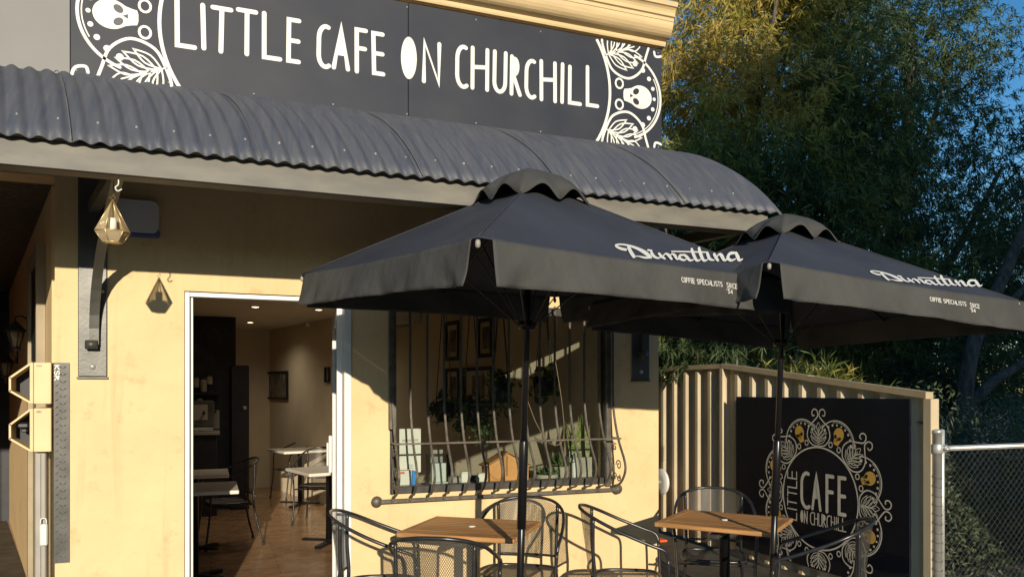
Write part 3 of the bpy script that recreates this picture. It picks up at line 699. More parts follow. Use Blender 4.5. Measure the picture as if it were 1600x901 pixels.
# ------------------------------------------------------------------ meter boxes, plate, post
def boxhood(z0, z1, lab, word):
    t = empty('meter_box', (-.87, .1, z0), 0, lab, 'meter box', 'cream metal boxes stacked on the wall corner')
    b = MB(); b.bbox(-.895, -.812, -.03, .20, z0, z1, .003); o = b.build('box', M['cream'], t); o.location = -Vector(t.location)
    b = MB(); b.bbox(-.914, -.897, -.028, .20, z0 + .002, z1 - .002, .002); o = b.build('edge_flange', M['cream'], t); o.location = -Vector(t.location)
    # hood frame: bent strip
    h = z1 - z0; pts = [(-.916, z1 - .004), (-1.012, z1 - h * .36), (-1.012, z0 + h * .30), (-.916, z0 + .004)]
    b = MB()
    for (xa, za), (xb, zb) in zip(pts, pts[1:]):
        d = Vector((xb - xa, zb - za)).normalized(); nx_, nz_ = d.y * .010, -d.x * .010
        vs = [(xa, y, za) for y in (-.02, .10)] + [(xb, y, zb) for y in (-.02, .10)] + [(xa - nx_, y, za - nz_) for y in (-.02, .10)] + [(xb - nx_, y, zb - nz_) for y in (-.02, .10)]
        b.add(vs, [(0, 1, 3, 2), (4, 6, 7, 5), (0, 2, 6, 4), (1, 5, 7, 3), (0, 4, 5, 1), (2, 3, 7, 6)])
    o = b.build('hood', M['cream'], t); o.location = -Vector(t.location)
    b = MB(); b.add([(x, .102, z) for x, z in pts] + [(x, .106, z) for x, z in pts], [(0, 1, 2, 3), (7, 6, 5, 4)]); o = b.build('hood_back', M['blackwall'], t); o.location = -Vector(t.location)
    ik = Ink(lambda u, v, l: (u, -.03 - l, v)); ik.text(word, -.882, z1 - .024, .007, .010, .0018); o = ik.mb.build('marking', M['steel'], t); o.location = -Vector(t.location)
    return t
t1 = boxhood(1.475, 1.70, 'upper of two cream metal boxes at the wall corner', 'ASN')
t2 = boxhood(1.215, 1.452, 'lower of two cream metal boxes, with a dark fitting in its hood', 'ABC')
b = MB(); b.bbox(-.985, -.925, .02, .08, 1.34, 1.375, .01); b.bbox(-.965, -.935, .02, .08, 1.32, 1.34, .005); o = b.build('fitting', M['blackpot'], t2); o.location = -Vector(t2.location)
b = MB(); b.bbox(-.90, -.845, .02, .10, 0, 1.212, .006); b.box(-.875, -.870, .012, .019, 0, 1.2); tag(b.build('service_post', M['alug']), 'brown metal post under the cream metal boxes', 'post')
X_, _, Z_ = at(67, 835, .0)
b = MB(); b.bbox(-.872, -.835, -.005, .011, .70, .82, .006); b.tube(spline([(-.868, .0, .82), (-.866, 0, .845), (-.853, 0, .85), (-.842, 0, .845), (-.84, 0, .82)], 4), .004, 6); tag(b.build('padlock_box', M['plastic']), 'white key lock box on the brown post', 'lock box')
px0, px1 = at(84, 600, 0)[0], at(109, 600, 0)[0]
t = empty('checker_plate', ((px0 + px1) / 2, 0, .6), 0, 'narrow diamond tread metal plate on the wall beside the meter boxes', 'metal plate')
b = MB(); b.bbox(px0, px1, -.006, -.001, .60, 1.70, .001); o = b.build('plate', M['checker'], t); o.location = -Vector(t.location)
b = MB(); k = 0; z = .615
while z < 1.69:
    for j in range(2):
        x = px0 + .016 + j * .038; zz = z + (.020 if j % 2 else 0); a = R(40 if (k + j) % 2 else 40)
        if zz < 1.69:
            Mx = Matrix.Translation((x, -.006, zz)) @ Matrix.Rotation(-a, 4, 'Y')
            b.add([Mx @ Vector(p) for p in ((-.014, 0, 0), (0, 0, .0036), (.014, 0, 0), (0, 0, -.0036), (0, -.0035, 0))], [(0, 1, 4), (1, 2, 4), (2, 3, 4), (3, 0, 4)])
            Mx = Matrix.Translation((x + .019, -.006, zz + .020)) @ Matrix.Rotation(a, 4, 'Y')
            if x + .03 < px1: b.add([Mx @ Vector(p) for p in ((-.013, 0, 0), (0, 0, .0033), (.013, 0, 0), (0, 0, -.0033), (0, -.003, 0))], [(0, 1, 4), (1, 2, 4), (2, 3, 4), (3, 0, 4)])
    z += .040; k += 1
o = b.build('tread', M['checkhi'], t); o.location = -Vector(t.location)
ik = Ink(lambda u, v, l: (px0 + .006 + v, -.0085 - l, 1.685 - u)); ik.text('KSR', 0, 0, .022, .022, .005, .35); o = ik.mb.build('lettering', M['white'], t); o.location = -Vector(t.location)

# ------------------------------------------------------------------ coach lamps in the passage
def coach(Yp, zp, lab):
    xw = sk(XL, Yp, 0)
    t = empty('wall_lantern', (xw, Yp, zp), 0, lab, 'wall lamp', 'black coach lamps on the passage wall'); t.scale = (.85, .85, .85)
    b = MB(); b.bbox(-.025, 0, -.04, .04, -.11, .06, .006); b.build('back_plate', M['blacksteel'], t)
    b = MB(); b.tube(spline([(-.02, 0, .0), (-.06, 0, .03), (-.10, 0, .03), (-.12, 0, .015), (-.12, 0, -.02)], 5), .009, 7); b.build('arm', M['blacksteel'], t)
    b = MB(); cx = -.12
    b.lathe([(.008, 0), (.02, -.01), (.085, -.085), (.09, -.095), (.07, -.10)], 6, None, (cx, 0, -.01)); b.build('roof', M['blacksteel'], t)
    b = MB()
    for k in range(6):
        a = k * PI / 3; b.tube([(cx + .07 * math.cos(a), .07 * math.sin(a), -.11), (cx + .035 * math.cos(a), .035 * math.sin(a), -.25)], .005, 5)
    b.lathe([(.01, -.33), (.016, -.30), (.012, -.285), (.045, -.265), (.04, -.25)], 10, None, (cx, 0, 0)); b.build('cage', M['blacksteel'], t)
    b = MB(); b.lathe([(.032, -.249), (.064, -.112)], 6, None, (cx, 0, 0)); b.build('glass', M['lanternglass'], t)
coach(1.99, 2.085, 'nearer black coach lamp on the dark passage wall')
coach(3.87, 1.90, 'farther black coach lamp on the dark passage wall')

# ------------------------------------------------------------------ window grille
gr = empty('window_grille', ((WX0 + WX1) / 2, -.05, .86), 0, 'bulging wrought iron security grille over the cafe window', 'window grille')
gx0, gx1 = at(614, 600, -.05)[0], at(958, 600, -.05)[0]
def gpart(b, n, m=None, par=gr):
    o = b.build(n, m or M['iron'], par)
    if par is gr: o.location = -Vector(gr.location)
    return o
def barpath(x, z0=.865):
    return spline([(x, -.045, 2.12), (x, -.045, 1.62), (x, -.055, 1.42), (x, -.12, 1.22), (x, -.215, 1.06), (x, -.215, .98), (x, -.15, .905), (x, -.08, .885)], 4) + [Vector((x, -.052, .872)), Vector((x, -.055, .862))]
NB = 15
for k in range(NB):
    x = gx0 + (gx1 - gx0) * k / (NB - 1); b = MB(); P = barpath(x)
    vs = []
    for i, p in enumerate(P):
        a = P[max(i - 1, 0)]; c = P[min(i + 1, len(P) - 1)]; tt = (c - a).normalized(); nn = Vector((0, -tt.z, tt.y)); hw, hd = .0065, .0055
        vs += [p + Vector((-hw, 0, 0)) - nn * hd, p + Vector((hw, 0, 0)) - nn * hd, p + Vector((hw, 0, 0)) + nn * hd, p + Vector((-hw, 0, 0)) + nn * hd]
    m_ = len(P); b.add(vs, [(4 * i + q, 4 * i + (q + 1) % 4, 4 * i + 4 + (q + 1) % 4, 4 * i + 4 + q) for i in range(m_ - 1) for q in range(4)] + [(0, 1, 2, 3)])
    # small hooked toe
    b.tube(spline([(x, -.06, .868), (x - .006, -.062, .850), (x - .016, -.062, .853)], 3), .006, 6)
    gpart(b, 'bar')
for z_, y_ in ((1.215, -.148),):
    b = MB(); b.bbox(gx0 - .01, gx1 + .01, y_ - .004, y_ + .004, z_ - .006, z_ + .006, .001); gpart(b, 'cross_rail')
    b = MB()
    for xx in (gx0, gx1): b.box(xx - .005, xx + .005, y_ + .005, .0, z_ - .006, z_ + .006)
    gpart(b, 'side_return')
b = MB(); b.bbox(gx0 - .08, gx1 + .03, -.062, -.035, .838, .862, .003); b.bbox(gx0 - .02, gx1 + .02, -.034, -.001, .845, .852, .002); gpart(b, 'bottom_rail')
for xx in (gx0 - .10, gx1 + .045):
    b = MB(); b.lathe([(.034, 0), (.036, .008), (.026, .014), (.022, .02), (.012, .024), (.001, .026)], 12, Matrix.Rotation(R(90), 3, 'X'), (xx, -.03, .85)); gpart(b, 'rosette')
for xx in (gx0, gx1):
    b = MB()
    def scroll(cy, cz_, r0, turns, s=1, a_0=0): return [(xx, cy + s * (r0 * (1 - t / 26.)) * math.cos(a_0 + turns * 2 * PI * t / 20), cz_ + (r0 * (1 - t / 26.)) * math.sin(a_0 + turns * 2 * PI * t / 20)) for t in range(21)]
    for p in (scroll(-.13, 1.03, .038, 1.3), scroll(-.07, .945, .032, 1.2, -1), scroll(-.075, 1.15, .028, 1.1, -1, 1), scroll(-.13, .94, .026, 1.2, 1, 2)):
        b.tube(p, .0042, 6)
    b.tube(spline([(xx, -.035, 1.20), (xx, -.02, 1.1), (xx, -.05, 1.0), (xx, -.03, .89)], 5), .0045, 6); gpart(b, 'scroll')
b = MB(); b.bbox(gx0 - .02, gx0 + .025, -.038, -.004, 1.30, 2.12, .002); gpart(b, 'upright')
b = MB(); b.bbox(gx1 - .04, gx1 - .005, -.03, -.004, .87, 2.12, .002); gpart(b, 'upright')

# ------------------------------------------------------------------ things on the sill
SZ = WZ0 + .002
def sill(px, Y=.36): X = at(px, 700, Y)[0]; return (X, Y, SZ)
t = empty('menu_board', sill(641, .30), 0, 'white printed menu sheet standing at the left of the sill', 'notice')
b = MB(); b.bbox(-.075, .075, 0, .008, .10, .40, .002); b.bbox(-.075, .075, -.004, -.0005, .295, .302, .001); b.build('sheet', M['paper'], t)
ik = Ink(lambda u, v, l: (u, -l, v)); 
for r_ in range(2): ik.stroke([(-.055, .325 - r_ * .008), (.055, .325 - r_ * .008)], .003)
for r_ in range(3): ik.stroke([(-.02, .13 + r_ * .012), (.02, .13 + r_ * .012)], .0025)
ik.mb.build('print', M['steel'], t)
b = MB(); b.bbox(-.05, .05, .01, .05, 0, .099, .002); b.build('stand', M['plastic'], t)
t = empty('leaflet_box', sill(634, .24), 0, 'white and blue leaflet box with orange strip below the menu sheet', 'box')
b = MB(); b.bbox(-.05, .035, -.03, .03, 0, .125, .003); b.build('box', M['paper'], t); b = MB(); b.bbox(.037, .062, -.03, .03, 0, .12, .003); b.build('blue_side', M['bluecard'], t)
b = MB(); b.bbox(-.05, -.015, -.034, -.031, .105, .118, .001); b.build('orange_strip', M['orange'], t)
t = empty('glass_dispenser', sill(685, .30), 0, 'clear dispenser box with white cards left on the sill', 'dispenser')
b = MB(); b.bbox(-.06, .06, -.04, .04, 0, .03, .003); b.bbox(-.05, .05, -.02, .02, .031, .16, .003); b.build('cards', M['plastic'], t)
b = MB(); b.bbox(-.075, .075, -.05, .06, .0005, .22, .004); b.build('cover', M['glass'], t)
b = MB(); b.bbox(-.05, .04, .022, .035, .16, .25, .003); b.build('grey_back', M['alug'], t)
for i, (px, m_, w_, h_, lab) in enumerate(((712, 'alug', .05, .06, 'grey tub low on the sill beside the dispenser'), (728, 'paper', .04, .09, 'taller white card pack left of the dark tin'), (741, 'blackpot', .045, .06, 'dark square tin between two white packs'), (757, 'paper', .055, .075, 'wide white pack beside the timber house box'))):
    b = MB(); x, y, z = sill(px, .26); b.bbox(x - w_, x + w_ * .7, y - .03, y + .03, z, z + h_, .004); b.bbox(x - w_ * .9, x + w_ * .6, y - .026, y + .026, z + h_ + .0005, z + h_ + .008, .002)
    tag(b.build('pack', M[m_]), lab, 'pack', 'packs along the window sill')
t = empty('house_box', sill(790, .27), 0, 'orange brown house shaped box with pitched top on the sill', 'box')
hw = .155; pr = [(-hw, 0), (hw, 0), (hw, .13), (0, .215), (-hw, .13)]
b = MB(); b.add([(x, -.05, z) for x, z in pr] + [(x, .07, z) for x, z in pr], [(0, 1, 2, 3, 4), (9, 8, 7, 6, 5)] + [(i, 5 + i, 5 + (i + 1) % 5, (i + 1) % 5) for i in range(5)]); b.build('body', M['kraft'], t)
b = MB()
for s_ in (-1, 1):
    b.add([(0, -.06, .222), (s_ * (hw + .02), -.06, .128), (s_ * (hw + .02), .08, .128), (0, .08, .222), (0, -.06, .230), (s_ * (hw + .02), -.06, .136), (s_ * (hw + .02), .08, .136), (0, .08, .230)], [(0, 1, 2, 3), (7, 6, 5, 4), (0, 4, 5, 1), (2, 6, 7, 3), (1, 5, 6, 2)])
b.build('lid', M['wood'], t)
b = MB(); b.tube([(-.01, -.055, .06), (-.01, -.055, .20)], .003, 5); b.build('seam', M['steel'], t)
t = empty('notice_card', sill(941, .22), 0, 'small white card with blue emblem at the right of the sill', 'notice')
b = MB(); b.bbox(-.06, .06, 0, .006, 0, .095, .002); b.build('card', M['paper'], t)
ik = Ink(lambda u, v, l: (u, -l, v))
for r_ in range(4): ik.stroke([(-.05, .075 - r_ * .015), (.005 + (r_ % 2) * .01, .075 - r_ * .015)], .003)
ik.stroke([(.03 + .013 * math.cos(a), .045 + .013 * math.sin(a)) for a in [k * .5 for k in range(12)]], .006); ik.stroke([(.022, .028), (.045, .05)], .006)
ik.mb.build('print', M['bluecard'], t)

def leaves_np(pts, dirs, L, W, seed=0, tint=None):
    "diamond leaves; pts base points, dirs unit directions"
    rs = np.random.RandomState(seed); n = len(pts)
    up = rs.normal(size=(n, 3)); sd = np.cross(dirs, up); sd /= np.linalg.norm(sd, axis=1)[:, None] + 1e-9
    Ls = (L * (.6 + .7 * rs.rand(n)))[:, None]; Ws = (W * (.7 + .6 * rs.rand(n)))[:, None]
    bend = np.array([0, 0, -1.]) * Ls * .12
    v = np.stack([pts, pts + dirs * Ls * .45 + sd * Ws * .5, pts + dirs * Ls + bend, pts + dirs * Ls * .45 - sd * Ws * .5], 1).reshape(-1, 3)
    return v, (rs.rand(n) if tint is None else tint)
def leafmesh(name, v, tint, m, parent=None):
    n = len(v) // 4; me = bpy.data.meshes.new(name)
    me.vertices.add(4 * n); me.vertices.foreach_set('co', v.astype(np.float32).ravel())
    me.loops.add(4 * n); me.loops.foreach_set('vertex_index', np.arange(4 * n, dtype=np.int32))
    me.polygons.add(n); me.polygons.foreach_set('loop_start', np.arange(0, 4 * n, 4, dtype=np.int32)); me.polygons.foreach_set('loop_total', np.full(n, 4, dtype=np.int32))
    me.update(); a = me.attributes.new('tint', 'FLOAT', 'FACE'); a.data.foreach_set('value', np.clip(tint, 0, 1).astype(np.float32))
    me.materials.append(m); me.validate(); o = bpy.data.objects.new(name, me); col.objects.link(o)
    if parent: o.parent = parent
    return o
def unit(v): return v / (np.linalg.norm(v, axis=1)[:, None] + 1e-9)
# snake plant in grey planter
t = empty('snake_plant', sill(905, .33), 0, 'tall striped snake plant in a square grey planter on the sill', 'pot plant')
b = MB(); b.bbox(-.10, .12, -.05, .05, 0, .165, .005); b.build('pot', M['pot'], t)
b = MB()
for k in range(11):
    x0_ = rnd.uniform(-.09, .06); y0_ = rnd.uniform(-.03, .03); h_ = rnd.uniform(.18, .36); dx = rnd.uniform(-.10, .06); tw = rnd.uniform(-.6, .6)
    vs = []
    for j in range(7):
        u = j / 6; w_ = .017 * math.sin(PI * min(1, .25 + u * .75)) * (1 if j < 6 else .05); c_ = Vector((x0_ + dx * u ** 1.4, y0_, .16 + h_ * u)); d_ = Vector((math.cos(tw + u), math.sin(tw + u), 0))
        vs += [c_ - d_ * w_, c_ + d_ * w_]
    b.add(vs, [(2 * j, 2 * j + 1, 2 * j + 3, 2 * j + 2) for j in range(6)], True)
b.build('leaves', mat('snake_leaf', (.30, .30, .10), c2=(.05, .10, .03), scale=30, stretch=(1, 1, 2), rough=.45), t)
t = empty('white_vase', (sill(898, .23)[0], .23, SZ + .0), 0, 'slim white bottle in front of the grey planter', 'bottle')
b = MB(); b.lathe([(.018, 0), (.022, .02), (.022, .13), (.012, .16), (.012, .20), (.001, .201)], 14); b.build('body', M['plastic'], t)
t = empty('succulent_tray', sill(853, .27), 0, 'low pebbly tray of small green succulents on the sill', 'pot plant')
b = MB(); b.lathe([(.07, 0), (.09, .05), (.085, .055), (.001, .05)], 18); b.build('pot', M['pot'], t)
rs = np.random.RandomState(4); n = 260; p_ = rs.normal(size=(n, 3)) * [.035, .025, .012] + [0, 0, .055]; d_ = unit(rs.normal(size=(n, 3)) + [0, 0, .9]); v, ti = leaves_np(p_, d_, .05, .012, 3); leafmesh('leaves', v, ti, M['leafG'], t)
t = empty('stone_pot', sill(876, .34), 0, 'pale round pot between the succulents and the snake plant', 'pot')
b = MB(); b.lathe([(.045, 0), (.06, .03), (.06, .09), (.055, .10), (.045, .10), (.04, .08)], 18); b.build('body', M['pot'], t)
n = 60; p_ = rs.normal(size=(n, 3)) * [.02, .02, .005] + [0, 0, .1]; d_ = unit(rs.normal(size=(n, 3)) * [.6, .6, .4] + [-.3, 0, 1.2]); v, ti = leaves_np(p_, d_, .12, .015, 3); leafmesh('leaves', v, ti, M['leafG'], t)

def hanging(px, py_pot, py_top, Yd, lab, spread, drop, nl, tone=0, big=False, flower=0):
    X, Y, zp = at(px, py_pot, Yd); z0 = 2.49
    t = empty('hanging_plant', (X, Y, zp), 0, lab, 'hanging plant')
    b = MB(); b.lathe([(.05, -.09), (.085, -.02), (.09, .05), (.085, .055), (.001, .04)], 16); b.build('pot', M['blackpot'], t)
    b = MB()
    for k in range(4):
        a = k * PI / 2 + .5; b.tube([(.088 * math.cos(a), .088 * math.sin(a), .04), (.0, .0, z0 - zp - .12)], .0035, 5)
    b.tube([(0, 0, z0 - zp - .12), (0, 0, z0 - zp)], .003, 5); b.build('cord', M['blackpot'], t)
    rs = np.random.RandomState(int(px)); a = rs.rand(nl) * 2 * PI; rr_ = np.sqrt(rs.rand(nl)) * spread
    strands = rs.randint(0, 14, nl); sa = strands * 2 * PI / 14 + rs.rand(14)[strands]
    u = rs.rand(nl); z = .07 - drop * u * (rs.rand(14)[strands] * .8 + .3)
    rad = spread * (.35 + .65 * np.sqrt(u)) * (.6 + .5 * rs.rand(14)[strands]); p_ = np.stack([rad * np.cos(sa) + rs.normal(size=nl) * .02, rad * np.sin(sa) + rs.normal(size=nl) * .02, z + rs.normal(size=nl) * .015], 1)
    top_ = rs.rand(nl) < .45; p_[top_] = (rs.normal(size=(top_.sum(), 3)) * [spread * .5, spread * .5, .045] + [0, 0, .06])
    d_ = unit(rs.normal(size=(nl, 3)) + [0, 0, -.4]); v, ti = leaves_np(p_, d_, .10 if big else .04, .05 if big else .025, int(px)); leafmesh('leaves', v, ti, M['leafG'], t)
    return t
hanging(737, 645, 490, .62, 'large hanging basket with dark trailing leaves behind the middle bars', .14, .30, 700)
hanging(782, 610, 490, .55, 'hanging fern with trailing leaves next to the large basket', .10, .34, 500)
hanging(850, 600, 490, .6, 'hanging plant with big leaves behind the umbrella pole', .09, .20, 70, big=True)
hanging(694, 640, 490, .8, 'broad leaved hanging plant at the left of the window', .10, .16, 60, big=True)

# ------------------------------------------------------------------ interior wall furniture
KW = -.245
def onwall(px, py):
    "pixel -> point on interior splayed wall"
    t = (px - 800) / F; k = (SA + CA * t) / (CA - SA * t)   # X = k (Y + D)
    Y = (2.83 - k * D) / (k - KW); X = 2.83 + KW * Y; f = SA * X + CA * (Y + D)
    return Vector((X, Y, H + (609 - py) * f / F))
WD = Vector((KW, 1, 0)).normalized(); WN = Vector((-1, KW, 0)).normalized()
def wallpic(p0, y0, p1, y1, lab, group='framed pictures on the cafe wall', m='art', fw=.035):
    a = onwall(p1, (y0 + y1) / 2); c = onwall(p0, (y0 + y1) / 2)      # a nearer
    z1 = onwall((p0 + p1) / 2, y0).z; z0 = onwall((p0 + p1) / 2, y1).z; L_ = (c - a).length
    t = empty('picture_frame', (a.x, a.y, z0), 0, lab, 'picture', group)
    Mx = Matrix.Translation(WN * .004) @ Matrix(((WD.x, -WN.x, 0, 0), (WD.y, -WN.y, 0, 0), (0, 0, 1, 0), (0, 0, 0, 1)))
    h_ = z1 - z0; b = MB()
    b.box(0, L_, -.03, 0, 0, fw, Mx); b.box(0, L_, -.03, 0, h_ - fw, h_, Mx); b.box(0, fw, -.03, 0, fw, h_ - fw, Mx); b.box(L_ - fw, L_, -.03, 0, fw, h_ - fw, Mx); b.build('frame', M['blackwall'], t)
    b = MB(); b.box(fw, L_ - fw, -.008, -.002, fw, h_ - fw, Mx); b.build('mat_board', M['innerwall'] if m != 'art' else M['art'], t)
    if m != 'art':
        q = L_ * .28; b = MB(); b.box(q, L_ - q, -.012, -.009, h_ * .22, h_ * .78, Mx); b.build('print', M['art'], t)
wallpic(414, 580, 451, 623, 'black framed striped picture on the beige wall seen through the doorway', fw=.03)
wallpic(510, 573, 517, 597, 'small narrow black frame nearest the open door leaf', fw=.02)
wallpic(698, 502, 721, 563, 'top left black frame seen through the window', m='p')
wallpic(698, 575, 721, 635, 'bottom left black frame seen through the window', m='p')
wallpic(749, 497, 773, 558, 'top right black frame seen through the window', m='p')
wallpic(727, 573, 773, 632, 'wide bottom right black frame seen through the window', m='p')
a = onwall(660, 500); c = onwall(600, 500); z1 = onwall(630, 478).z; z0 = onwall(630, 516).z
t = empty('air_conditioner', (a.x, a.y, z0), 0, 'white split air conditioner high on the interior wall', 'air conditioner')
Mx = Matrix(((WD.x, -WN.x, 0, 0), (WD.y, -WN.y, 0, 0), (0, 0, 1, 0), (0, 0, 0, 1))); L_ = min((c - a).length, .95)
b = MB(); b.bbox(0, L_, -.2, -.002, .03, z1 - z0, .03, Mx); b.build('casing', M['plastic'], t); b = MB(); b.bbox(.04, L_ - .04, -.19, -.12, .005, .028, .004, Mx); b.build('louvre', M['alug'], t)
a = onwall(485, 510)
b = MB(); b.bbox(a.x - .07, a.x - .01, a.y - .05, a.y + .05, a.z, a.z + .14, .01); tag(b.build('motion_sensor', M['plastic']), 'small white motion sensor under the ceiling by the doorway', 'sensor')
# counter clutter by the dark wall
t = empty('counter', (-.35, 5.2, 0), 0, 'dark counter at the back of the cafe', 'counter')
b = MB(); b.bbox(-.9, .42, .1, .60, 0, 1.0, .01); b.build('body', M['blackwall'], t); b = MB(); b.bbox(-.92, .45, .06, .62, 1.001, 1.04, .006); b.build('top', M['alug'], t)
t = empty('coffee_machine', (-.18, 5.5, 1.042), 0, 'coffee machine on the dark counter', 'coffee machine')
b = MB(); b.bbox(-.22, .22, -.15, .15, .05, .38, .02); b.build('body', M['steel'], t); b = MB(); b.bbox(-.20, .20, -.19, .13, 0, .049, .01); b.build('drip_tray', M['galv'], t)
for xx in (-.1, .1):
    b = MB(); b.tube([(xx, -.16, .24), (xx, -.24, .22)], .015, 8); b.build('group_handle', M['blackpot'], t)
b = MB(); b.bbox(-.02, .14, -.158, -.151, .14, .33, .002); b.build('panel', M['alug'], t)
x_, y_, z_ = at(330, 655, 5.84); b = MB(); b.bbox(x_ - .12, x_ + .1, 5.83, 5.848, z_ - .12, z_ + .12, .002); tag(b.build('wall_notice', M['alug']), 'pale notice pinned to the dark back wall', 'notice')
for k, (px, py, h_) in enumerate(((306, 605, .12), (318, 612, .16), (327, 600, .1), (312, 640, .14))):
    X, Y, Z = at(px, py, 5.74); t = empty('shelf_jar', (X, 5.76, Z), 0, ('small jar at the far left of the dark wall shelf', 'tallest jar on the dark wall shelf', 'pale jar nearest the notice', 'jar on the lower dark shelf')[k], 'jar', 'jars on the dark wall shelves')
    b = MB(); b.lathe([(.035, 0), (.04, .01), (.04, h_ - .02), (.03, h_)], 12); b.build('jar', M['pot'], t); b = MB(); b.lathe([(.033, h_ + .001), (.033, h_ + .02)], 12); b.build('lid', M['steel'], t)
for px, py in ((316, 613), (312, 641)):
    X, Y, Z = at(px, py, 5.74); b = MB(); b.bbox(X - .3, X + .2, 5.68, 5.849, Z - .03, Z - .002, .003); tag(b.build('wall_shelf', M['blackpot']), 'dark wall shelf, %s one' % ('upper' if py < 620 else 'lower'), 'shelf')

# ------------------------------------------------------------------ chairs
def make_chair():
    t = empty('cafe_chair')
    hoop = spline([(-.262, -.215, .60), (-.268, -.195, .645), (-.270, -.12, .675), (-.262, .03, .735), (-.235, .15, .79), (-.17, .235, .83), (-.08, .275, .848), (0, .282, .851),
                   (.08, .275, .848), (.17, .235, .83), (.235, .15, .79), (.262, .03, .735), (.270, -.12, .675), (.268, -.195, .645), (.262, -.215, .60)], 5)
    b = MB(); b.tube(hoop, .0102, 8); b.build('arm_rail', M['chair'], t)
    for s in (-1, 1):
        b = MB(); b.tube(spline([(s * .262, -.215, .599), (s * .25, -.222, .43), (s * .245, -.235, .25), (s * .255, -.265, 0.012)], 4), .0102, 8)
        lg_ = b.build('leg', M['chair'], t); b = MB(); b.lathe([(.014, 0), (.014, .025)], 8, None, (s * .255, -.265, 0)); b.build('foot_cap', M['rubber'], lg_)
        b = MB(); b.tube(spline([(s * .195, .205, .818), (s * .19, .205, .62), (s * .187, .195, .44), (s * .20, .23, .22), (s * .225, .285, .012)], 4), .0105, 8)
        lg_ = b.build('leg', M['chair'], t); b = MB(); b.lathe([(.014, 0), (.014, .025)], 8, None, (s * .225, .285, 0)); b.build('foot_cap', M['rubber'], lg_)
    # back: curved sheet of expanded metal
    nu, nv = 20, 12; b = MB(); b.uv = []; vs = []
    for j in range(nv + 1):
        for i in range(nu + 1):
            u = i / nu * 2 - 1; v = j / nv; zt = .845 - .035 * u * u; x = u * .188
            vs.append((x, .205 + .075 * (1 - u * u) * (.35 + .65 * v), .49 + (zt - .49) * v)); b.uv.append((x * 1.05, .35 * v))
    b.add(vs, [(j * (nu + 1) + i, j * (nu + 1) + i + 1, (j + 1) * (nu + 1) + i + 1, (j + 1) * (nu + 1) + i) for j in range(nv) for i in range(nu)], True)
    bk = b.build('backrest', M['chairmesh'], t, uv=True)
    b = MB(); b.tube([(u * .188, .205 + .075 * (1 - u * u) * .35, .488) for u in [k / 8 - 1 for k in range(17)]], .008, 7); b.build('lower_rail', M['chair'], bk)
    # seat
    def rim(a):
        c_, s_ = math.cos(a), math.sin(a); e = .55
        return (math.copysign(abs(c_) ** e, c_) * .215, math.copysign(abs(s_) ** e, s_) * .20 - .01)
    n = 40; b = MB(); b.uv = []; vs = []
    for j in range(6):
        q = j / 5
        for k in range(n):
            x, y = rim(2 * PI * k / n); vs.append((x * q, y * q, .425 - .010 * (1 - q * q))); b.uv.append((x * q, y * q))
    b.add(vs, [(j * n + k, j * n + (k + 1) % n, (j + 1) * n + (k + 1) % n, (j + 1) * n + k) for j in range(5) for k in range(n)], True)
    st = b.build('seat', M['seatmesh'], t, uv=True)
    b = MB(); b.tube([(*rim(2 * PI * k / n), .425) for k in range(n)], .011, 8, closed=True); b.build('seat_rim', M['chair'], st)
    b = MB(); b.tube([(-.24, -.21, .405), (.24, -.21, .405)], .008, 6); b.tube([(-.185, .19, .405), (.185, .19, .405)], .008, 6); b.tube([(-.2, -.2, .405), (-.18, .19, .405)], .007, 6); b.tube([(.2, -.2, .405), (.18, .19, .405)], .007, 6); b.build('seat_support', M['chair'], t)
    return t
chair0 = make_chair(); used = [False]
def chair(x, y, face, lab, group, z=0):
    "face: direction the sitter looks, degrees in world XY"
    c = chair0 if not used[0] else copy_tree(chair0); used[0] = True
    c.location = (x, y, z); c.rotation_euler = (0, 0, R(face + 90)); tag(c, lab, 'chair', group); return c
G1, G2 = 'black mesh armchairs outside the cafe', 'black mesh armchairs inside the cafe'
chair(.91, -.42, -15, 'black mesh armchair left of the first wooden table, beside the doorway', G1)
chair(1.10, -1.08, 62, 'black mesh armchair in front of the first wooden table, its back to the viewer', G1)
chair(1.79, -.42, 236, 'black mesh armchair behind the first wooden table, under the window', G1)
chair(2.32, -.80, -26, 'black mesh armchair between the two wooden tables, casting a shadow on the wall', G1)
chair(3.20, -.45, 236, 'black mesh armchair behind the second wooden table, by the fence', G1)
chair(3.12, -1.50, 136, 'dark mesh armchair in front of the mandala sign, facing left', G1)

def ground_pt(px, py, z=0):
    f = (H - z) * F / (py - 609); r = (px - 800) / F * f
    return (CA * r + SA * f, -SA * r + CA * f - D)
x, y = ground_pt(462, 778); chair(x, y, 200, 'farthest indoor chair, against the beige wall', G2, .007)
x, y = ground_pt(500, 815); chair(x, y, 250, 'indoor chair pulled up to the nearer white table', G2, .007)
x, y = ground_pt(358, 850); chair(x, y, 190, 'indoor chair in the dark left of the sunlit floor', G2, .007)

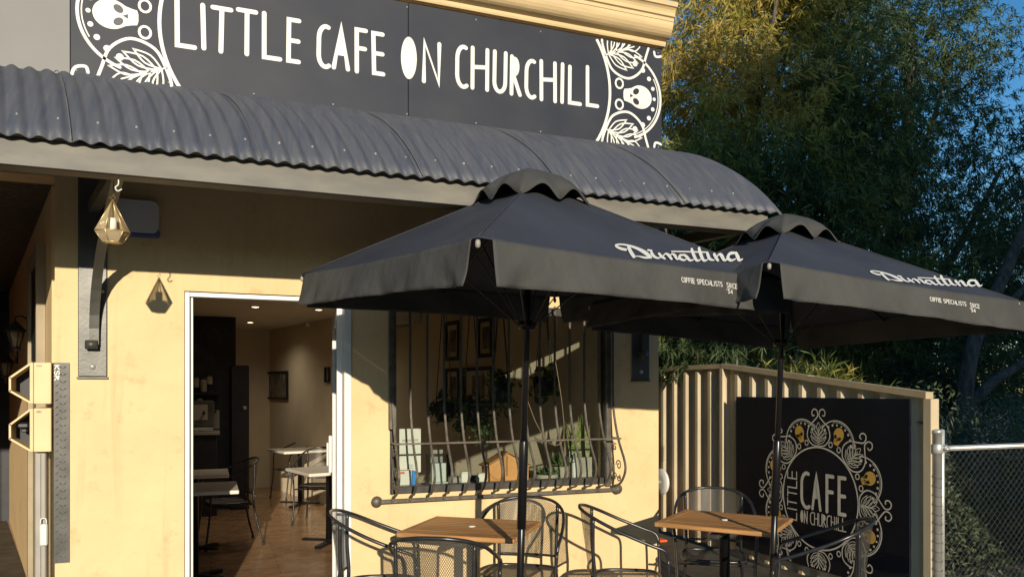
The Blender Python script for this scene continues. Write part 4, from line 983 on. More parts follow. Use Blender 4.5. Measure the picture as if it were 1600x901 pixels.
# ------------------------------------------------------------------ tables
def table_wood(x, y, yaw, lab):
    t = empty('wooden_table', (x, y, 0), yaw, lab, 'table', 'wooden outdoor tables on black pedestals')
    L_, W_ = .35, .30; tp = empty('tmp'); bpy.data.objects.remove(tp)
    b = MB(); z0, z1 = .715, .742; fwid = .05
    b.bbox(-L_, L_, -W_, -W_ + fwid, z0, z1, .004); b.bbox(-L_, L_, W_ - fwid, W_, z0, z1, .004)
    b.bbox(-L_, -L_ + fwid, -W_ + fwid + .001, W_ - fwid - .001, z0, z1, .004); b.bbox(L_ - fwid, L_, -W_ + fwid + .001, W_ - fwid - .001, z0, z1, .004)
    n = 9; ww = (2 * W_ - 2 * fwid) / n
    for k in range(n):
        y0_ = -W_ + fwid + k * ww; b.bbox(-L_ + fwid + .0015, L_ - fwid - .0015, y0_ + .0022, y0_ + ww - .0022, z0 + .003, z1 - .0012, .002)
    tt = b.build('tabletop', M['wood'], t)
    b = MB(); b.bbox(-L_ + .06, L_ - .06, -.03, .03, .69, .7145, .003); b.bbox(-.03, .03, -W_ + .06, W_ - .06, .665, .6895, .003); b.build('underframe', M['blacksteel'], t)
    b = MB(); b.lathe([(.02, .0), (.022, .004), (.02, .006), (.001, .006)], 12, None, (.0, .0, z1 - .0005)); b.build('hole_plug', M['paper'], tt)
    b = MB(); b.lathe([(.032, .03), (.032, .66), (.05, .664)], 16); b.build('pedestal', M['pole'], t)
    for k in range(4):
        a = k * PI / 2 + PI / 4; Mx = Matrix.Rotation(a, 4, 'Z'); b = MB()
        b.add([Mx @ Vector(p) for p in ((.02, -.03, .0), (.30, -.025, .0), (.30, .025, 0), (.02, .03, 0), (.02, -.03, .05), (.30, -.02, .018), (.30, .02, .018), (.02, .03, .05))], BF); b.build('foot', M['pole'], t)
table_wood(1.44, -.51, R(-38), 'wooden slatted table under the window, first from the doorway')
table_wood(2.98, -.86, R(-52), 'wooden slatted table beside the fence, right of the first one')
def table_white(x, y, yaw, lab, s=.33):
    t = empty('white_table', (x, y, .007), yaw, lab, 'table', 'white topped tables inside the cafe')
    b = MB(); b.bbox(-s, s, -s, s, .72, .75, .004); b.build('tabletop', M['whitetop'], t)
    b = MB(); b.lathe([(.03, .03), (.03, .70), (.08, .719)], 12); b.build('pedestal', M['pole'], t)
    b = MB()
    for a in (45, 135): b.bbox(-.28, .28, -.03, .03, 0 if a == 45 else .031, .03 if a == 45 else .05, .004, Matrix.Rotation(R(a), 4, 'Z'))
    b.build('base', M['pole'], t)
x, y = ground_pt(508, 735, .75); table_white(x + .05, y + .1, R(14), 'white topped indoor table nearer the door, in sunlight')
x, y = ground_pt(470, 703, .75); table_white(x, y + .1, R(14), 'white topped indoor table farthest back, against the wall')
x, y = ground_pt(325, 760, .75); table_white(x - .10, y - .05, R(0), 'white topped table just inside at the left, front one')
x, y = ground_pt(322, 746, .75); table_white(x - .1, y + .45, R(0), 'white topped table at the left, behind the front one', .3)

# ------------------------------------------------------------------ umbrellas
SIDE = 1.7; HC = SIDE / 2 ** .5; ZC, RISE, VAL = 2.121, .465, .17
corner = [Vector((HC * math.cos(k * PI / 2), HC * math.sin(k * PI / 2), ZC)) for k in range(4)]    # 0 right, 1 far, 2 left, 3 near
apex = Vector((0, 0, ZC + RISE))
def panel_pt(k, u, v):
    "k-th panel between corner k and k+1; u along the hem, v from hem to apex"
    a, c = corner[k], corner[(k + 1) % 4]
    hem = a.lerp(c, u); mid = (a + c) / 2; inw = (Vector((0, 0, ZC)) - mid).normalized()
    hem = hem + inw * .018 * 4 * u * (1 - u) + Vector((0, 0, -.006 * 4 * u * (1 - u)))
    p = hem.lerp(apex, v); p.z -= .010 * 4 * u * (1 - u) * 4 * v * (1 - v)
    return p
def val_pt(k, s_, d, lift=0):
    "valance k hangs below the hem of panel k; s 0..1, d metres down"
    a, c = corner[k], corner[(k + 1) % 4]; hem = panel_pt(k, min(max(s_, 0), 1), 0)
    if s_ < 0: hem = a + (c - a) * s_
    if s_ > 1: hem = a + (c - a) * s_
    out = ((a + c) / 2 - Vector((0, 0, ZC))).normalized(); q = d / VAL
    wv = .012 * math.sin(s_ * 19 + k * 2.1 + q * 2.5) + .007 * math.sin(s_ * 43 + k - q * 3) * (.5 + .5 * math.sin(s_ * 9 + k)) + .009 * math.exp(-((s_ - .12) / .12) ** 2) * math.sin(s_ * 60 + q * 5) + .0045 * math.sin(s_ * 88 + 3 * k) * max(0, q - .45)
    wv += .010 * math.exp(-((s_ - .88) / .1) ** 2) * math.sin(s_ * 52 - q * 5)
    al = (c - a).normalized()
    return hem + out * (.004 + .028 * q + wv * q * q + lift) + Vector((0, 0, -d * (1 - .10 * 4 * s_ * (1 - s_)))) - al * 0.0
def make_umbrella(MWfit):
    t = empty('market_umbrella')
    b = MB()
    for k in range(4): b.grid(lambda u, v, k=k: panel_pt(k, u, v * .93), 16, 10)
    cn = b.build('canopy', M['umb'], t)
    b = MB()
    for k in range(4):
        b.tube([panel_pt(k, 0, j / 10 * .93) + Vector((0, 0, .003)) for j in range(11)], .004, 5)
        b.tube([panel_pt(k, j / 12, 0) + Vector((0, 0, .001)) for j in range(13)], .0028, 5)
    b.build('seam', M['umb'], cn)
    for k in range(4):
        b = MB(); s0, s1 = (.022, .978)
        if k == 3: s0, s1 = .035, 1.03
        nu, nv = 110, 10
        b.grid(lambda u, v, k=k, s0=s0, s1=s1: val_pt(k, s0 + (s1 - s0) * u, VAL * v), nu, nv)
        o = b.build('valance', M['valance'], t); so_ = o.modifiers.new('s', 'SOLIDIFY'); so_.thickness = .0015
    # vent cap with scalloped edge
    b = MB(); n = 144; vs = []
    for j in range(7):
        q = j / 6
        for i in range(n):
            a = 2 * PI * i / n; ca, sa = math.cos(a), math.sin(a); sq = 1 / max(abs(ca + sa), abs(ca - sa))    # square with corners on the ribs
            r = .30 * q * (sq * .75 + .25) ; sc = abs(math.sin(2 * a)) 
            z = ZC + RISE + .060 - .075 * q ** 1.4 - .105 * q ** 4 + .062 * q ** 5 * (math.sin(4 * a) ** 2) ** .8
            vs.append((r * ca, r * sa, z))
    b.add(vs, [(j * n + i, j * n + (i + 1) % n, (j + 1) * n + (i + 1) % n, (j + 1) * n + i) for j in range(6) for i in range(n)], True)
    o = b.build('vent_cap', M['valance'], t); so_ = o.modifiers.new('s', 'SOLIDIFY'); so_.thickness = .003
    b = MB(); b.lathe([(.019, .02), (.019, 1.3)], 16); p0 = b.build('pole', M['pole'], t)
    b = MB(); b.lathe([(.0235, .85), (.0235, 1.28), (.021, 1.29), (.0205, 1.30)], 16); b.build('sleeve', M['pole'], p0)
    b = MB(); b.lathe([(.0165, 1.30), (.0165, ZC + RISE - .02)], 16); b.build('upper_pole', M['pole'], p0)
    b = MB(); b.lathe([(.02, ZC - .27), (.045, ZC - .265), (.045, ZC - .225), (.02, ZC - .22)], 14); hb = b.build('hub', M['pole'], t)
    for k in range(4):
        c_ = corner[k]; tip = c_.lerp(apex, .0)
        b = MB(); b.tube([Vector((0, 0, ZC + RISE - .03)), tip + Vector((0, 0, -.014))], .008, 6); rb = b.build('rib', M['pole'], t)
        b = MB(); b.lathe([(.001, -.02), (.009, -.015), (.010, 0), (.007, .009), (.001, .011)], 10, None, tuple(tip * 1.0 + Vector((0, 0, -.018)))); b.build('rib_tip', M['alug'], rb)
        b = MB(); mid = c_.lerp(apex, .5) + Vector((0, 0, -.02)); b.tube([Vector((.04 * math.cos(k * PI / 2), .04 * math.sin(k * PI / 2), ZC - .245)), mid], .0035, 6); b.build('strut', M['steel'], rb)
        hm = panel_pt(k, .5, .0)
        b = MB(); b.tube([Vector((0, 0, ZC + RISE - .04)), hm + Vector((0, 0, -.025))], .006, 6); rb = b.build('rib', M['pole'], t)
        m2 = panel_pt(k, .5, .5) + Vector((0, 0, -.03)); d = m2.normalized()
        b = MB(); b.tube([Vector((m2.x, m2.y, 0)).normalized() * .04 + Vector((0, 0, ZC - .245)), m2], .0035, 6); b.build('strut', M['steel'], rb)
    # maker's script on the near-right panel, traced in photo pixels and laid on the cloth of the fitted umbrella
    Minv = MWfit.inverted(); k = 3
    A, C_ = corner[3], corner[0]; nrm = (C_ - A).cross(apex - A).normalized()
    if nrm.z < 0: nrm = -nrm
    def to_uv(px, py):
        o_, d_ = ray(px, py); o2 = Minv @ o_; d2 = (Minv.to_3x3() @ d_)
        t_ = (A - o2).dot(nrm) / d2.dot(nrm); p = o2 + d2 * t_
        # solve p = lerp(lerp(A,C,u),apex,v)
        v = (p.z - ZC) / RISE; h = (p - apex * v) / max(1 - v, 1e-6); u = (h - A).dot(C_ - A) / (C_ - A).length_squared
        return u, v
    def fnp(px, py, l):
        u, v = to_uv(px, py); return panel_pt(3, u, v) + nrm * (l + .0035)
    S_ = 7.62
    def cp(x, y): return (960 + x / S_, 370 + y / S_)
    ik = Ink(lambda u, v, l: fnp(*cp(u, v), l), step=.0003)
    def sw(pts, ws, n=5):
        P = spline([(x, y, w_) for (x, y), w_ in zip(pts, ws)], n); ik.stroke([(p.x, p.y) for p in P], [max(p.z * 1.15, 7) for p in P])
    sw([(160, 132), (110, 122), (58, 98), (45, 76), (100, 66), (200, 82), (300, 118), (390, 168), (455, 220)], [30, 30, 26, 22, 18, 22, 30, 40, 34])
    sw([(195, 105), (225, 165), (262, 222)], [34, 36, 36]); sw([(250, 226), (310, 218), (390, 234), (470, 236)], [10, 12, 24, 16])
    sw([(425, 140), (465, 148)], [20, 20]); sw([(465, 172), (505, 225), (560, 240), (590, 205)], [26, 28, 18, 10])
    sw([(555, 185), (590, 225), (625, 248)], [24, 26, 22]); sw([(600, 225), (630, 188), (665, 205), (705, 254)], [10, 16, 28, 24]); sw([(680, 222), (705, 192), (740, 212), (770, 256), (810, 250)], [10, 16, 28, 20, 12])
    sw([(845, 205), (805, 205), (800, 240), (850, 264), (880, 250)], [16, 24, 26, 22, 10]); sw([(845, 200), (880, 225), (920, 268), (960, 262)], [20, 26, 24, 12])
    sw([(925, 145), (955, 205), (1000, 272), (1040, 264)], [22, 28, 24, 12]); sw([(1005, 142), (1035, 205), (1080, 275), (1120, 268)], [24, 30, 24, 12])
    sw([(700, 160), (900, 172), (1110, 190)], [13, 13, 12]); sw([(1110, 205), (1145, 262), (1195, 278)], [26, 26, 12])
    sw([(1185, 215), (1215, 255), (1240, 284)], [24, 26, 22]); sw([(1215, 255), (1240, 220), (1270, 235), (1310, 284), (1350, 272)], [10, 16, 28, 24, 12])
    sw([(1420, 225), (1360, 225), (1345, 262), (1385, 292), (1430, 280)], [16, 26, 28, 22, 12]); sw([(1425, 222), (1455, 260), (1480, 292), (1510, 284)], [20, 28, 22, 12])
    ik.mb.build('lettering', M['white'], cn)
    # small capitals on the hanging edge: s measured along valance 3 (near -> right)
    L3 = (C_ - A).length
    def vs_of(px, py):
        o_, d_ = ray(px, py); o2 = Minv @ o_; d2 = Minv.to_3x3() @ d_; out = ((A + C_) / 2 - Vector((0, 0, ZC))).normalized(); P0 = (A + C_) / 2 + out * .01
        t_ = (P0 - o2).dot(out) / d2.dot(out); p = o2 + d2 * t_
        return (p - A).dot(C_ - A) / L3, ZC - p.z
    ik = Ink(lambda u, v, l: val_pt(3, u / L3, v, l + .003), step=.0003)
    def line(word, x0_, y0_, x1_, y1_, ht, w_):
        s0, d0 = vs_of(x0_, y0_); s1, d1 = vs_of(x1_, y1_); units = sum((.35 if c in "I' " else 1) + .35 for c in word) - .35; units += .12 * (len(word) - 1); wd = (s1 - s0) / units; x = s0
        for ch in word:
            kk = .35 if ch in "I' " else 1; f0 = (x - s0) / (s1 - s0)
            T = lambda a, c, x=x, kk=kk, f0=f0: (x + a * wd * kk, d0 + (d1 - d0) * f0 - c * ht)
            ik.glyph({'A': 'a', 'O': 'o', 'R': 'r'}.get(ch, ch), 0, 0, 1, 1, w_, T=T); x += wd * (kk + .47)
    line('COFFEE', 1067.5, 440.5, 1087, 443, .022, .0032); line('SPECIALISTS', 1091, 443.5, 1129, 448, .022, .0032); line('SINCE', 1136, 449, 1152, 451.5, .022, .0032); line("'54", 1135, 458.5, 1144, 460, .020, .0032)
    val3 = [o for o in bpy.data.objects if o.parent == t and o.name.startswith('valance')][-1]
    ik.mb.build('lettering', M['white'], val3)
    return t
def umat(cx, cy, yaw, tx, ty, dz):
    return Matrix.Translation((cx, cy, dz)) @ Matrix.Rotation(ty, 4, 'Y') @ Matrix.Rotation(tx, 4, 'X') @ Matrix.Rotation(yaw, 4, 'Z')
U1 = umat(1.456, -1.197, -.537, .044, .011, 0); U2 = umat(2.886, -1.383, -.758, -.013, .060, .051) @ Matrix.Scale(.941, 4)
u1 = make_umbrella(U1); u2 = copy_tree(u1)
for o, mx, lab in ((u1, U1, 'large black market umbrella in the middle, left of the other one'), (u2, U2, 'black market umbrella at the right, partly behind the middle one')):
    o.rotation_mode = 'QUATERNION'; l, q, s_ = mx.decompose(); o.location = l; o.rotation_quaternion = q; o.scale = s_; tag(o, lab, 'umbrella', 'black market umbrellas')
for x, y, lab in ((1.456, -1.197, 'round dark base holding the middle umbrella'), (2.886, -1.383, 'round dark base holding the right umbrella')):
    t = empty('umbrella_base', (x, y, 0), 0, lab, 'umbrella base', 'umbrella bases')
    b = MB(); b.lathe([(.25, .001), (.25, .04), (.23, .055), (.03, .06)], 28); b.build('plate', M['blacksteel'], t); b = MB(); b.lathe([(.030, .061), (.030, .30), (.026, .305)], 16); b.build('socket', M['blacksteel'], t)
# pull cord on the middle umbrella pole
b = MB(); b.tube(spline([(1.47, -1.225, 1.62), (1.50, -1.23, 1.50), (1.56, -1.23, 1.36), (1.64, -1.22, 1.27), (1.71, -1.21, 1.30), (1.70, -1.21, 1.5), (1.64, -1.20, 1.85)], 6), .0016, 5)
tag(b.build('pull_cord', M['rope']), 'thin cord looping beside the middle umbrella pole', 'cord')

# ------------------------------------------------------------------ colorbond fence
FX = 4.55
Yk, Yn = onX(1130, 568, FX)[1], onX(1451, 612, FX)[1]
zk, zn = onX(1130, 568, FX)[2], onX(1451, 612, FX)[2]
fe = empty('steel_fence', (FX, 1, 0), 0, 'tan ribbed steel fence with raked top panel at the right', 'fence')
def ftop(Y): return zk if Y > Yk else zn + (zk - zn) * (Y - Yn) / (Yk - Yn)
b = MB(); pr = []; y = Yn + .06; prof_ = [(0, 0), (.045, 0), (.088, .045), (.13, .045), (.172, 0)]; per = .21
ys = []
while y < 7.5:
    for dy, dx in prof_:
        ys.append((y + dy, dx))
    y += per
vs = []
for yy, dx in ys: vs += [(FX + .0 - dx + .035, yy, 0.03), (FX - dx + .035, yy, ftop(yy) - .02)]
b.add(vs, [(2 * i, 2 * i + 1, 2 * i + 3, 2 * i + 2) for i in range(len(ys) - 1)]); o = b.build('ribbed_sheet', M['fence'], fe); o.location = (-FX, -1, 0); so_ = o.modifiers.new('s', 'SOLIDIFY'); so_.thickness = .002
def rail(p, q, w_=.05, h_=.045):
    b = MB(); x0_, x1_ = FX - w_ / 2, FX + w_ / 2 + .015
    b.add([(x0_, p[0], p[1] - h_), (x1_, p[0], p[1] - h_), (x1_, q[0], q[1] - h_), (x0_, q[0], q[1] - h_), (x0_, p[0], p[1]), (x1_, p[0], p[1]), (x1_, q[0], q[1]), (x0_, q[0], q[1])], BF)
    o = b.build('top_rail', M['fencecap'], fe); o.location = (-FX, -1, 0)
rail((Yn, zn), ((Yn + Yk) * .42, ftop((Yn + Yk) * .42)), .055, .045); rail(((Yn + Yk) * .42 + .003, ftop((Yn + Yk) * .42) + .003), (Yk, zk + .003), .055, .045); rail((Yk + .003, zk), (7.5, zk), .05, .045)
for yy in (Yn, Yk, Yk + 2.35, Yk + 4.7):
    b = MB(); b.bbox(FX - .03, FX + .045, yy - .045 if yy == Yn else yy - .03, yy + .02, 0, ftop(yy) - .046, .004); o = b.build('post', M['fence'], fe); o.location = (-FX, -1, 0)
# lighter raked flat infill strip seen at near end
# gloss black mandala sign on the fence
pA = onX(1150, 640, FX - .05); pB = onX(1421, 640, FX - .05); SX = FX - .05
ztop = onX(1285, 621, SX)[2]; zbot = .12
ms = empty('mandala_sign', (SX, (pA[1] + pB[1]) / 2, zbot), 0, 'glossy black square sign with white mandala and gold skulls on the fence', 'sign')
b = MB(); b.bbox(SX, SX + .018, pB[1], pA[1], zbot, ztop, .002); psub(b, 'panel', M['gloss'], ms)
cyc, czc = onX(1279, 778, SX)[1:]
rr2 = 80 * .995 * (onX(1279, 638, SX)[2] - czc) / 140
g = lambda u, v, l: (SX - l, cyc - u, czc + v)
cl = lambda u, v: zbot + .01 < czc + v < ztop - .01
wi = Ink(g, cl); sk_ = []
def nsk(): sk_.append((Ink(g, cl), Ink(g, cl))); return sk_[-1]
mandala((wi, nsk, None), rr2, .0105)
def spanY(px): return cyc - onX(px, 778, SX)[1]
def zY(px, py): return onX(px, py, SX)[2] - czc
for ch, p0, p1, w_ in (('C', 1251, 1266, .03), ('A', 1268, 1284, .026), ('F', 1290, 1304, .03), ('E', 1309, 1323, .03)):
    x0_, x1_ = spanY(p0) + w_ / 2, spanY(p1) - w_ / 2; z0_ = zY(1285, 797); z1_ = zY(1285, 742)
    wi.glyph(ch, 0, 0, 1, 1, w_, T=lambda a, c, x0_=x0_, x1_=x1_: (x0_ + a * (x1_ - x0_), z0_ + c * (z1_ - z0_)))
z0_, z1_ = zY(1240, 811), zY(1240, 736); xl, xr = spanY(1231), spanY(1245); u_ = sum(.35 if c == 'I' else 1 for c in 'LITTLE') + .3 * 5; wd = (z1_ - z0_) / u_; cur = z0_
for ch in 'LITTLE':
    k_ = .35 if ch == 'I' else 1
    wi.glyph(ch, 0, 0, 1, 1, .011, T=lambda a, c, cur=cur, k_=k_: (xr - c * (xr - xl), cur + a * wd * k_)); cur += wd * (k_ + .3)
xa, xb = spanY(1251), spanY(1322); z0_, z1_ = zY(1285, 822), zY(1285, 803); w_t = 'ON CHURCHILL'; u_ = sum(.4 if c in 'I ' else 1 for c in w_t) + .35 * 11; wd = (xb - xa) / u_; cur = xa
for ch in w_t:
    k_ = .4 if ch in 'I ' else 1
    wi.glyph(ch, 0, 0, 1, 1, .0095, T=lambda a, c, cur=cur, k_=k_: (cur + a * wd * k_, z0_ + c * (z1_ - z0_))); cur += wd * (k_ + .35)
psub(wi.mb, 'white_lettering', M['tan'], ms); 
for a_, b_ in sk_:
    if a_.mb.f:
        q_ = psub(a_.mb, 'gold_skull', M['gold'], ms); b_.mb.build('hollows', M['signblk'], q_)

# round white fitting on the fence and cone behind building corner
X, Y, Z = onX(1036, 752, FX - .1)
t = empty('hose_reel', (4.45, Y, Z), 0, 'round white reel half hidden behind the wall corner', 'hose reel')
b = MB(); b.lathe([(.06, 0), (.13, .004), (.14, .02), (.13, .036), (.06, .04)], 20, Matrix.Rotation(R(-90), 3, 'Y')); b.build('drum', M['plastic'], t); b = MB(); b.tube([(-.04, 0, 0), (-.10, 0, 0)], .018, 10); b.build('knob', M['galv'], t)
x, y = at(1013, 800, 2.05)[0], 2.05
t = empty('traffic_cone', (x, y, .003), 0, 'orange traffic cone with white band behind the wall corner', 'traffic cone'); t.scale = (.8, .8, .72)
b = MB(); b.bbox(-.18, .18, -.18, .18, 0, .03, .01); b.build('base', M['orange'], t)
b = MB(); b.lathe([(.13, .031), (.10, .25), (.07, .42), (.03, .70), (.028, .705), (.001, .705)], 20); b.build('cone', M['orange'], t); b = MB(); b.lathe([(.102, .2505), (.072, .4195)], 20); b.build('band', M['paper'], t)

# ------------------------------------------------------------------ chain link fence
cl0 = onX(1463, 700, 4.66); cy_ = -1.05
cx_ = at(1464, 700, cy_)[0]
cf = empty('chain_link_fence', (cx_, cy_, 0), 0, 'galvanised chain link fence with pipe rail at the far right', 'fence')
ztp = at(1464, 672, cy_)[2]; zr = at(1480, 700, cy_)[2]
b = MB(); b.lathe([(.030, 0), (.030, ztp - .02), (.034, ztp - .02), (.034, ztp), (.02, ztp + .008), (.001, ztp + .01)], 18); b.build('post', M['galv'], cf)
b = MB(); b.lathe([(.017, 0), (.017, ztp), (.001, ztp + .01)], 14, None, (.058, .01, 0)); b.build('gate_stile', M['galv'], cf)
b = MB(); b.tube([(.04, 0, zr), (3.2, 0, zr)], .019, 12); b.tube([(.05, 0, zr), (.085, 0, zr)], .026, 12); b.build('top_rail', M['galv'], cf)
b = MB(); b.lathe([(.036, zr - .03), (.038, zr - .028), (.038, zr + .03), (.036, zr + .032)], 16); b.tube([(.03, -.03, zr), (.06, -.05, zr)], .008, 8); b.build('clamp', M['galv'], cf)
b = MB(); s_ = .055; nxx = int(3.0 / s_); nzz = int((zr - .03) / s_) + 1
for k in range(-nzz, nxx):
    for sg_ in (1, -1):
        P = []
        for j in range(nzz + 1):
            xx = .08 + (k + j) * s_ if sg_ == 1 else .08 + (k + nzz - j) * s_
            zz = zr - .0 - j * s_
            if .07 < xx < 3.1 and zz > .02: P.append((xx, sg_ * .0035 + .0, zz))
        if len(P) > 1: b.tube(P, .0014, 4, caps=False)
b.build('wire_mesh', M['wire'], cf)
b = MB()
for k in range(15): # tie loops round the post
    z = .1 + k * .062
    b.tube([(.034 * math.cos(a), .034 * math.sin(a), z + .012 * math.sin(a)) for a in [q * PI / 6 for q in range(12)]], .0018, 4, closed=True)
b.build('tie_wire', M['wire'], cf)

# ------------------------------------------------------------------ trees
def tree(name, lab, cat, x, y, blobs, ntuft, per_, L_, W_, m, seed, trunk, limbs, tone=.4, droop=.7, group=None):
    rs = np.random.RandomState(seed); t = empty(name, (x, y, 0), 0, lab, cat, group)
    vol = np.array([b_[3] * b_[4] * b_[5] for b_ in blobs]) ** .67; pr_ = vol / vol.sum(); idx = rs.choice(len(blobs), ntuft, p=pr_); Bn = np.array(blobs)[idx]
    d = unit(rs.normal(size=(ntuft, 3))); rad = .45 + .6 * rs.rand(ntuft) ** .6
    # lumpy surface
    lump = .82 + .30 * np.sin(d[:, 0] * 5 + idx) * np.sin(d[:, 2] * 6 + idx * 2.1) + .14 * np.sin(d[:, 1] * 11 + idx)
    c_ = Bn[:, :3] + d * Bn[:, 3:6] * (rad * lump)[:, None]
    # cluster along drooping twigs
    keep = (np.sin(c_[:, 0] * 4.1 + seed) + np.sin(c_[:, 1] * 3.7) + np.sin(c_[:, 2] * 4.7 + 1.3) > -1.55); c_ = c_[keep]; d = d[keep]; n = len(c_)
    tone_ = tone + (np.clip((-c_[:, 0] + .35) * .9, 0, .5) * np.clip((c_[:, 2] - 4.1), 0, 1) if name == 'willow_leaved_tree' else 0) + .25 * rs.rand(n) + .12 * np.sin(c_[:, 0] * 2.3 + c_[:, 2] * 3.1)  # yellow of the sunlit crown patch painted into the leaf tint, upper left
    br_ = rs.rand(n) < .02; tone_[br_] = .85 + .15 * rs.rand(br_.sum())
    base = np.repeat(c_, per_, 0); axis = np.repeat(unit(d * .6 + rs.normal(size=(n, 3)) * .35 + [0, 0, -droop]), per_, 0)
    dr = unit(axis + rs.normal(size=(n * per_, 3)) * .75); off = axis * (rs.rand(n * per_, 1) * L_ * .8)
    v, _ = leaves_np(base + off - np.repeat(axis, 1, 0) * L_ * .6, dr, L_, W_, seed); ti = np.repeat(tone_, per_) - .22 + .3 * rs.rand(n * per_)
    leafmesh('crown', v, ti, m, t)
    b = MB(); P, rr_ = trunk; b.tube(spline(P, 5), list(np.interp(np.linspace(0, len(P) - 1, (len(P) - 1) * 5 + 1), range(len(P)), rr_)), 12)
    for P, rr_ in limbs: b.tube(spline(P, 4), list(np.interp(np.linspace(0, len(P) - 1, (len(P) - 1) * 4 + 1), range(len(P)), rr_)), 7)
    # twigs
    for k in range(60):
        i = rs.randint(n); p = c_[i]; q = p + (np.array([0, 0, p[2]]) - p) * .25 + [0, 0, .15]
        b.tube([q, (p + q) / 2 + rs.normal(size=3) * .05, p - [0, 0, .12]], [.009, .006, .002], 4)
    b.build('trunk', M['bark'], t); return t
tree('willow_leaved_tree', 'dense drooping narrow leaved tree behind the fence, its top left leaves tinted sunlit yellow', 'tree', 6.9, 3.9,
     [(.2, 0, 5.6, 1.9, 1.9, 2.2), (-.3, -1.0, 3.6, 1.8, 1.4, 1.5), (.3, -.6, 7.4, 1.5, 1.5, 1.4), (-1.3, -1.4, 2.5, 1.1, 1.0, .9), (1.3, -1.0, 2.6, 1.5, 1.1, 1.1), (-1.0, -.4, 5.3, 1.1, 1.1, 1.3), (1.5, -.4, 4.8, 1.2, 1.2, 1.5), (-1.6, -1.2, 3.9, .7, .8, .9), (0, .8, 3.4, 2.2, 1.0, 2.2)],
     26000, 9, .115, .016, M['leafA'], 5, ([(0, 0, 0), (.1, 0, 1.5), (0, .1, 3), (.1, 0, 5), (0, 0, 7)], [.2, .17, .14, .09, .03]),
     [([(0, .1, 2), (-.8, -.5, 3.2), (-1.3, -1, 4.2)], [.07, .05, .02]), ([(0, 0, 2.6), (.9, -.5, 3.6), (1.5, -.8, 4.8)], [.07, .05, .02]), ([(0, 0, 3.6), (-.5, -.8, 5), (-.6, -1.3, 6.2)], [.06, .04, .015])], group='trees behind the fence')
tree('dark_tree', 'tall dark tree with sky showing through its crown, right of the willow leaved one', 'tree', 11.6, 5.6,
     [(0, 0, 6.2, 2.3, 2.0, 2.4), (-1.4, -.4, 4.2, 1.8, 1.5, 1.8), (1.0, -.4, 4.0, 1.9, 1.5, 1.5), (-1.6, 0, 7.4, 1.4, 1.4, 1.5), (.8, 0, 8.2, 1.5, 1.5, 1.3), (0, 0, 2.4, 2.6, 1.2, 1.2)],
     13500, 8, .125, .019, M['leafB'], 9, ([(0, 0, 0), (.1, 0, 2), (-.2, 0, 4), (.1, 0, 6), (.3, 0, 8)], [.24, .2, .15, .1, .04]),
     [([(0, 0, 2.5), (1.0, -.4, 4.2), (1.8, -.6, 5.6)], [.1, .07, .03]), ([(-.2, 0, 3.6), (-1.2, -.2, 5), (-1.7, -.3, 6.8)], [.09, .06, .02]), ([(0, 0, 5), (.8, 0, 6.5), (1.3, 0, 8)], [.07, .04, .02])], tone=.3, group='trees behind the fence')
# leaning tree at far right edge
q = at(1500, 640, 1.6)
tree('leaning_tree', 'leaning forked tree at the right edge with thick pale limbs', 'tree', q[0], 1.6,
     [(1.6, .4, 3.3, 1.0, 1.0, 1.1), (1.2, .8, 1.9, 1.2, .9, .7), (2.2, .5, 4.6, .8, .8, .9), (.2, .6, 1.6, .9, .6, .7)],
     2500, 8, .13, .015, M['leafB'], 14, ([(0, 0, 0), (.02, 0, .8), (.05, 0, 1.35), (.22, 0, 2.1), (.75, 0, 2.95), (1.35, 0, 4.0)], [.13, .11, .10, .085, .07, .04]),
     [([(.03, 0, 1.25), (.35, -.1, 1.62), (.85, -.1, 1.85), (1.5, 0, 2.2)], [.075, .06, .045, .02]), ([(.45, 0, 2.5), (.75, -.1, 2.62), (1.3, -.2, 3.2)], [.05, .045, .02])], tone=.35, group='trees behind the fence')
for i, (xx, yy, rz_, zz, lab) in enumerate(((14.5, 9.5, 2.0, 3.4, 'low dark tree in the gap between the bigger trees'), (19, 8, 2.4, 4.2, 'distant tree at the right edge behind the leaning one'), (9.2, 8.2, 2.2, 3.6, 'dark tree hidden deep behind the willow leaved one'))):
    tree('background_tree', lab, 'tree', xx, yy, [(0, 0, zz, rz_, rz_, rz_ * .9), (rz_ * .6, 0, zz * .7, rz_ * .8, rz_ * .7, rz_ * .6), (-rz_ * .6, 0, zz * .6, rz_ * .8, rz_ * .7, rz_ * .6), (0, 0, 1.3, rz_ * 1.2, rz_ * .6, 1.2)],
         4200, 8, .2, .03, M['leafB'], 30 + i, ([(0, 0, 0), (.1, 0, 2), (0, 0, zz + 1)], [.16, .12, .03]), [], tone=.3, group='trees behind the fence')
# shrubs spilling over the fence
def shrub(name, lab, x, y, blobs, n, per_, L_, W_, m, seed, tone, droop):
    return tree(name, lab, 'shrub', x, y, blobs, n, per_, L_, W_, m, seed, ([(0, 0, 0), (0, 0, .5), (.05, 0, 1.1)], [.04, .03, .012]), [], tone, droop)
shrub('grassy_shrub', 'pale spiky shrub catching sun above the raked fence top', 5.45, 1.4, [(-.1, -.3, 1.45, .55, .8, .45), (.2, .6, 1.5, .6, .6, .5)], 700, 9, .16, .013, M['leafA'], 21, .62, -.5)
shrub('overhanging_shrub', 'dark drooping foliage hanging over the fence beside the wall corner', 4.9, 3.0, [(-.05, -.7, 1.95, .6, 1.0, .45), (0, .6, 2.0, .6, 1.2, .6)], 1500, 9, .13, .014, M['leafB'], 22, .4, .9)
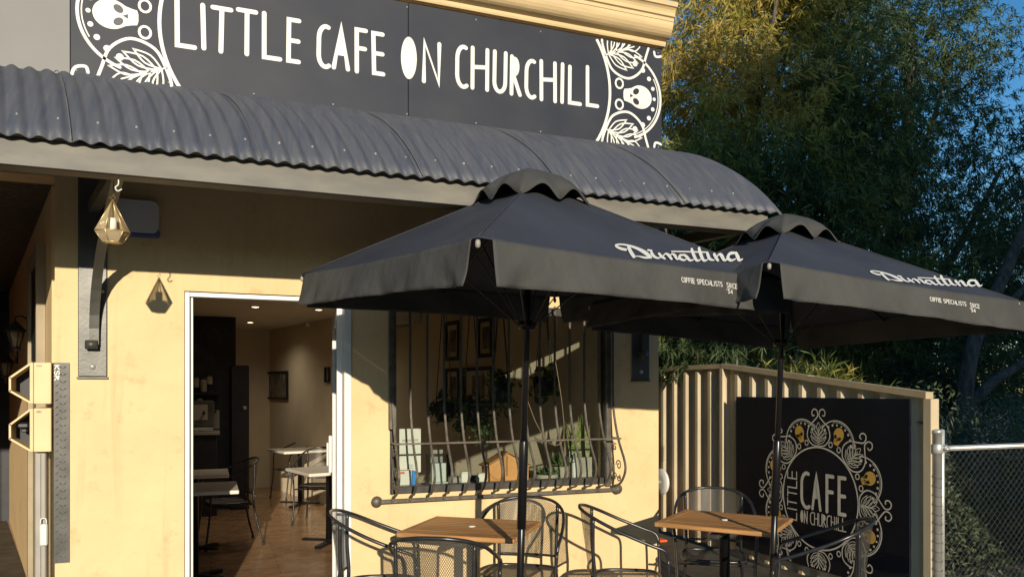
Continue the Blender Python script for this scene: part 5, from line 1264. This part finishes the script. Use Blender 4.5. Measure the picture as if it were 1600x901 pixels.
# hedge behind chain link
rs = np.random.RandomState(40); n = 60000
p_ = np.stack([rs.uniform(5.0, 12.5, n), rs.uniform(0, 1, n) ** 2 * 1.6 - .15, rs.uniform(0, 1, n)], 1)
hz = 1.35 + .18 * np.sin(p_[:, 0] * 2.6) + .1 * np.sin(p_[:, 0] * 7.1); p_[:, 2] *= hz
p_[:, 1] += -.25 + .18 * np.sin(p_[:, 0] * 5 + p_[:, 2] * 4) + .1 * np.sin(p_[:, 2] * 11 + p_[:, 0] * 9) + .1 * p_[:, 2]
d_ = unit(rs.normal(size=(n, 3)) + [0, -.5, .2]); v, ti = leaves_np(p_, d_, .055, .018, 41, .35 + .25 * rs.rand(n) + .15 * np.sin(p_[:, 0] * 6) * np.sin(p_[:, 2] * 7))
hd = leafmesh('hedge', v, ti, M['leafC']); tag(hd, 'dense small leaved hedge filling the space behind the chain link fence', 'hedge', kind='stuff')
# little weed on the fence post
t = empty('post_weed', (cx_ + .04, cy_ + .12, 0), 0, 'pale leafed sprig poking up behind the gatepost', 'weed')
rs = np.random.RandomState(2); b = MB(); b.tube([(0, 0, 0), (.0, 0, ztp + .05)], .004, 5); b.build('stem', M['bark'], t)
p_ = np.tile([0, 0, ztp + .04], (26, 1)) + rs.normal(size=(26, 3)) * .006; d_ = unit(rs.normal(size=(26, 3)) + [0, 0, .5]); v, ti = leaves_np(p_, d_, .06, .012, 3, np.full(26, .95)); leafmesh('leaves', v, ti, M['leafC'], t)

# ------------------------------------------------------------------ unseen tree added behind the viewer, crown shaped to throw shade on the garden
tree('blocker_tree', 'unseen tree added behind the viewer to shade the garden', 'tree', 6.6, -12.5,
     [(-3.1, 0, 6.5, 1.3, 1.2, 1.3), (-1.9, 0, 7.3, 2.1, 1.5, 2.4), (.6, 0, 8.2, 2.6, 1.6, 3.2), (3.8, 0, 8, 3.0, 1.6, 3.6), (7.2, 0, 7.6, 3.0, 1.6, 3.6), (-.9, 0, 4.3, 1.7, 1.3, 1.7), (1.6, 0, 3.6, 2.4, 1.3, 2.6), (5.0, 0, 3.4, 3.0, 1.3, 2.6)],
     17000, 5, .42, .22, M['leafB'], 51, ([(1, 0, -.1), (1, 0, 3), (.8, 0, 6), (1, 0, 9)], [.3, .25, .18, .06]), [([(1, 0, 3), (-1, 0, 5), (-2.4, 0, 6)], [.14, .1, .04]), ([(1, 0, 4), (3.4, 0, 6), (6, 0, 7)], [.14, .1, .04])], tone=.4, droop=.3)

# unseen houses added behind the viewer, cutting low sky glow and reflections
for i, (x, w_, h_, lab) in enumerate(((-12.2, 12, 3.4, 'unseen brick house added to cut low sky glow, left'), (1, 13, 3.6, 'unseen brick house added to cut low sky glow, middle'), (14.7, 14, 3.5, 'unseen brick house added to cut low sky glow, right'))):
    t = empty('blocker_house', (x, -27, 0), 0, lab, 'house', 'unseen houses added to cut low sky glow')
    b = MB(); b.box(-w_ / 2, w_ / 2, -5, 1, -.13, h_); b.build('wall', M['brick'], t)
    b = MB(); e = .5; b.add([(-w_ / 2 - e, -5 - e, h_), (w_ / 2 + e, -5 - e, h_), (w_ / 2 + e, 1 + e, h_), (-w_ / 2 - e, 1 + e, h_), (-w_ / 2 + 3, -2, h_ + 2.0), (w_ / 2 - 3, -2, h_ + 2.0)], [(0, 1, 5, 4), (1, 2, 5), (2, 3, 4, 5), (3, 0, 4), (3, 2, 1, 0)]); b.build('roof', M['asphalt'], t)
    for k in (-1, 1):
        b = MB(); b.bbox(k * w_ * .3 - .8, k * w_ * .3 + .8, 1.002, 1.06, .9, 2.2, .01); wo = b.build('window', M['alu'], t); b = MB(); b.box(k * w_ * .3 - .72, k * w_ * .3 + .72, 1.061, 1.066, .98, 2.12); b.build('pane', M['gloss'], wo)
    b = MB(); b.bbox(-.5, .5, 1.002, 1.06, 0, 2.1, .01); b.build('door', M['steel'], t)
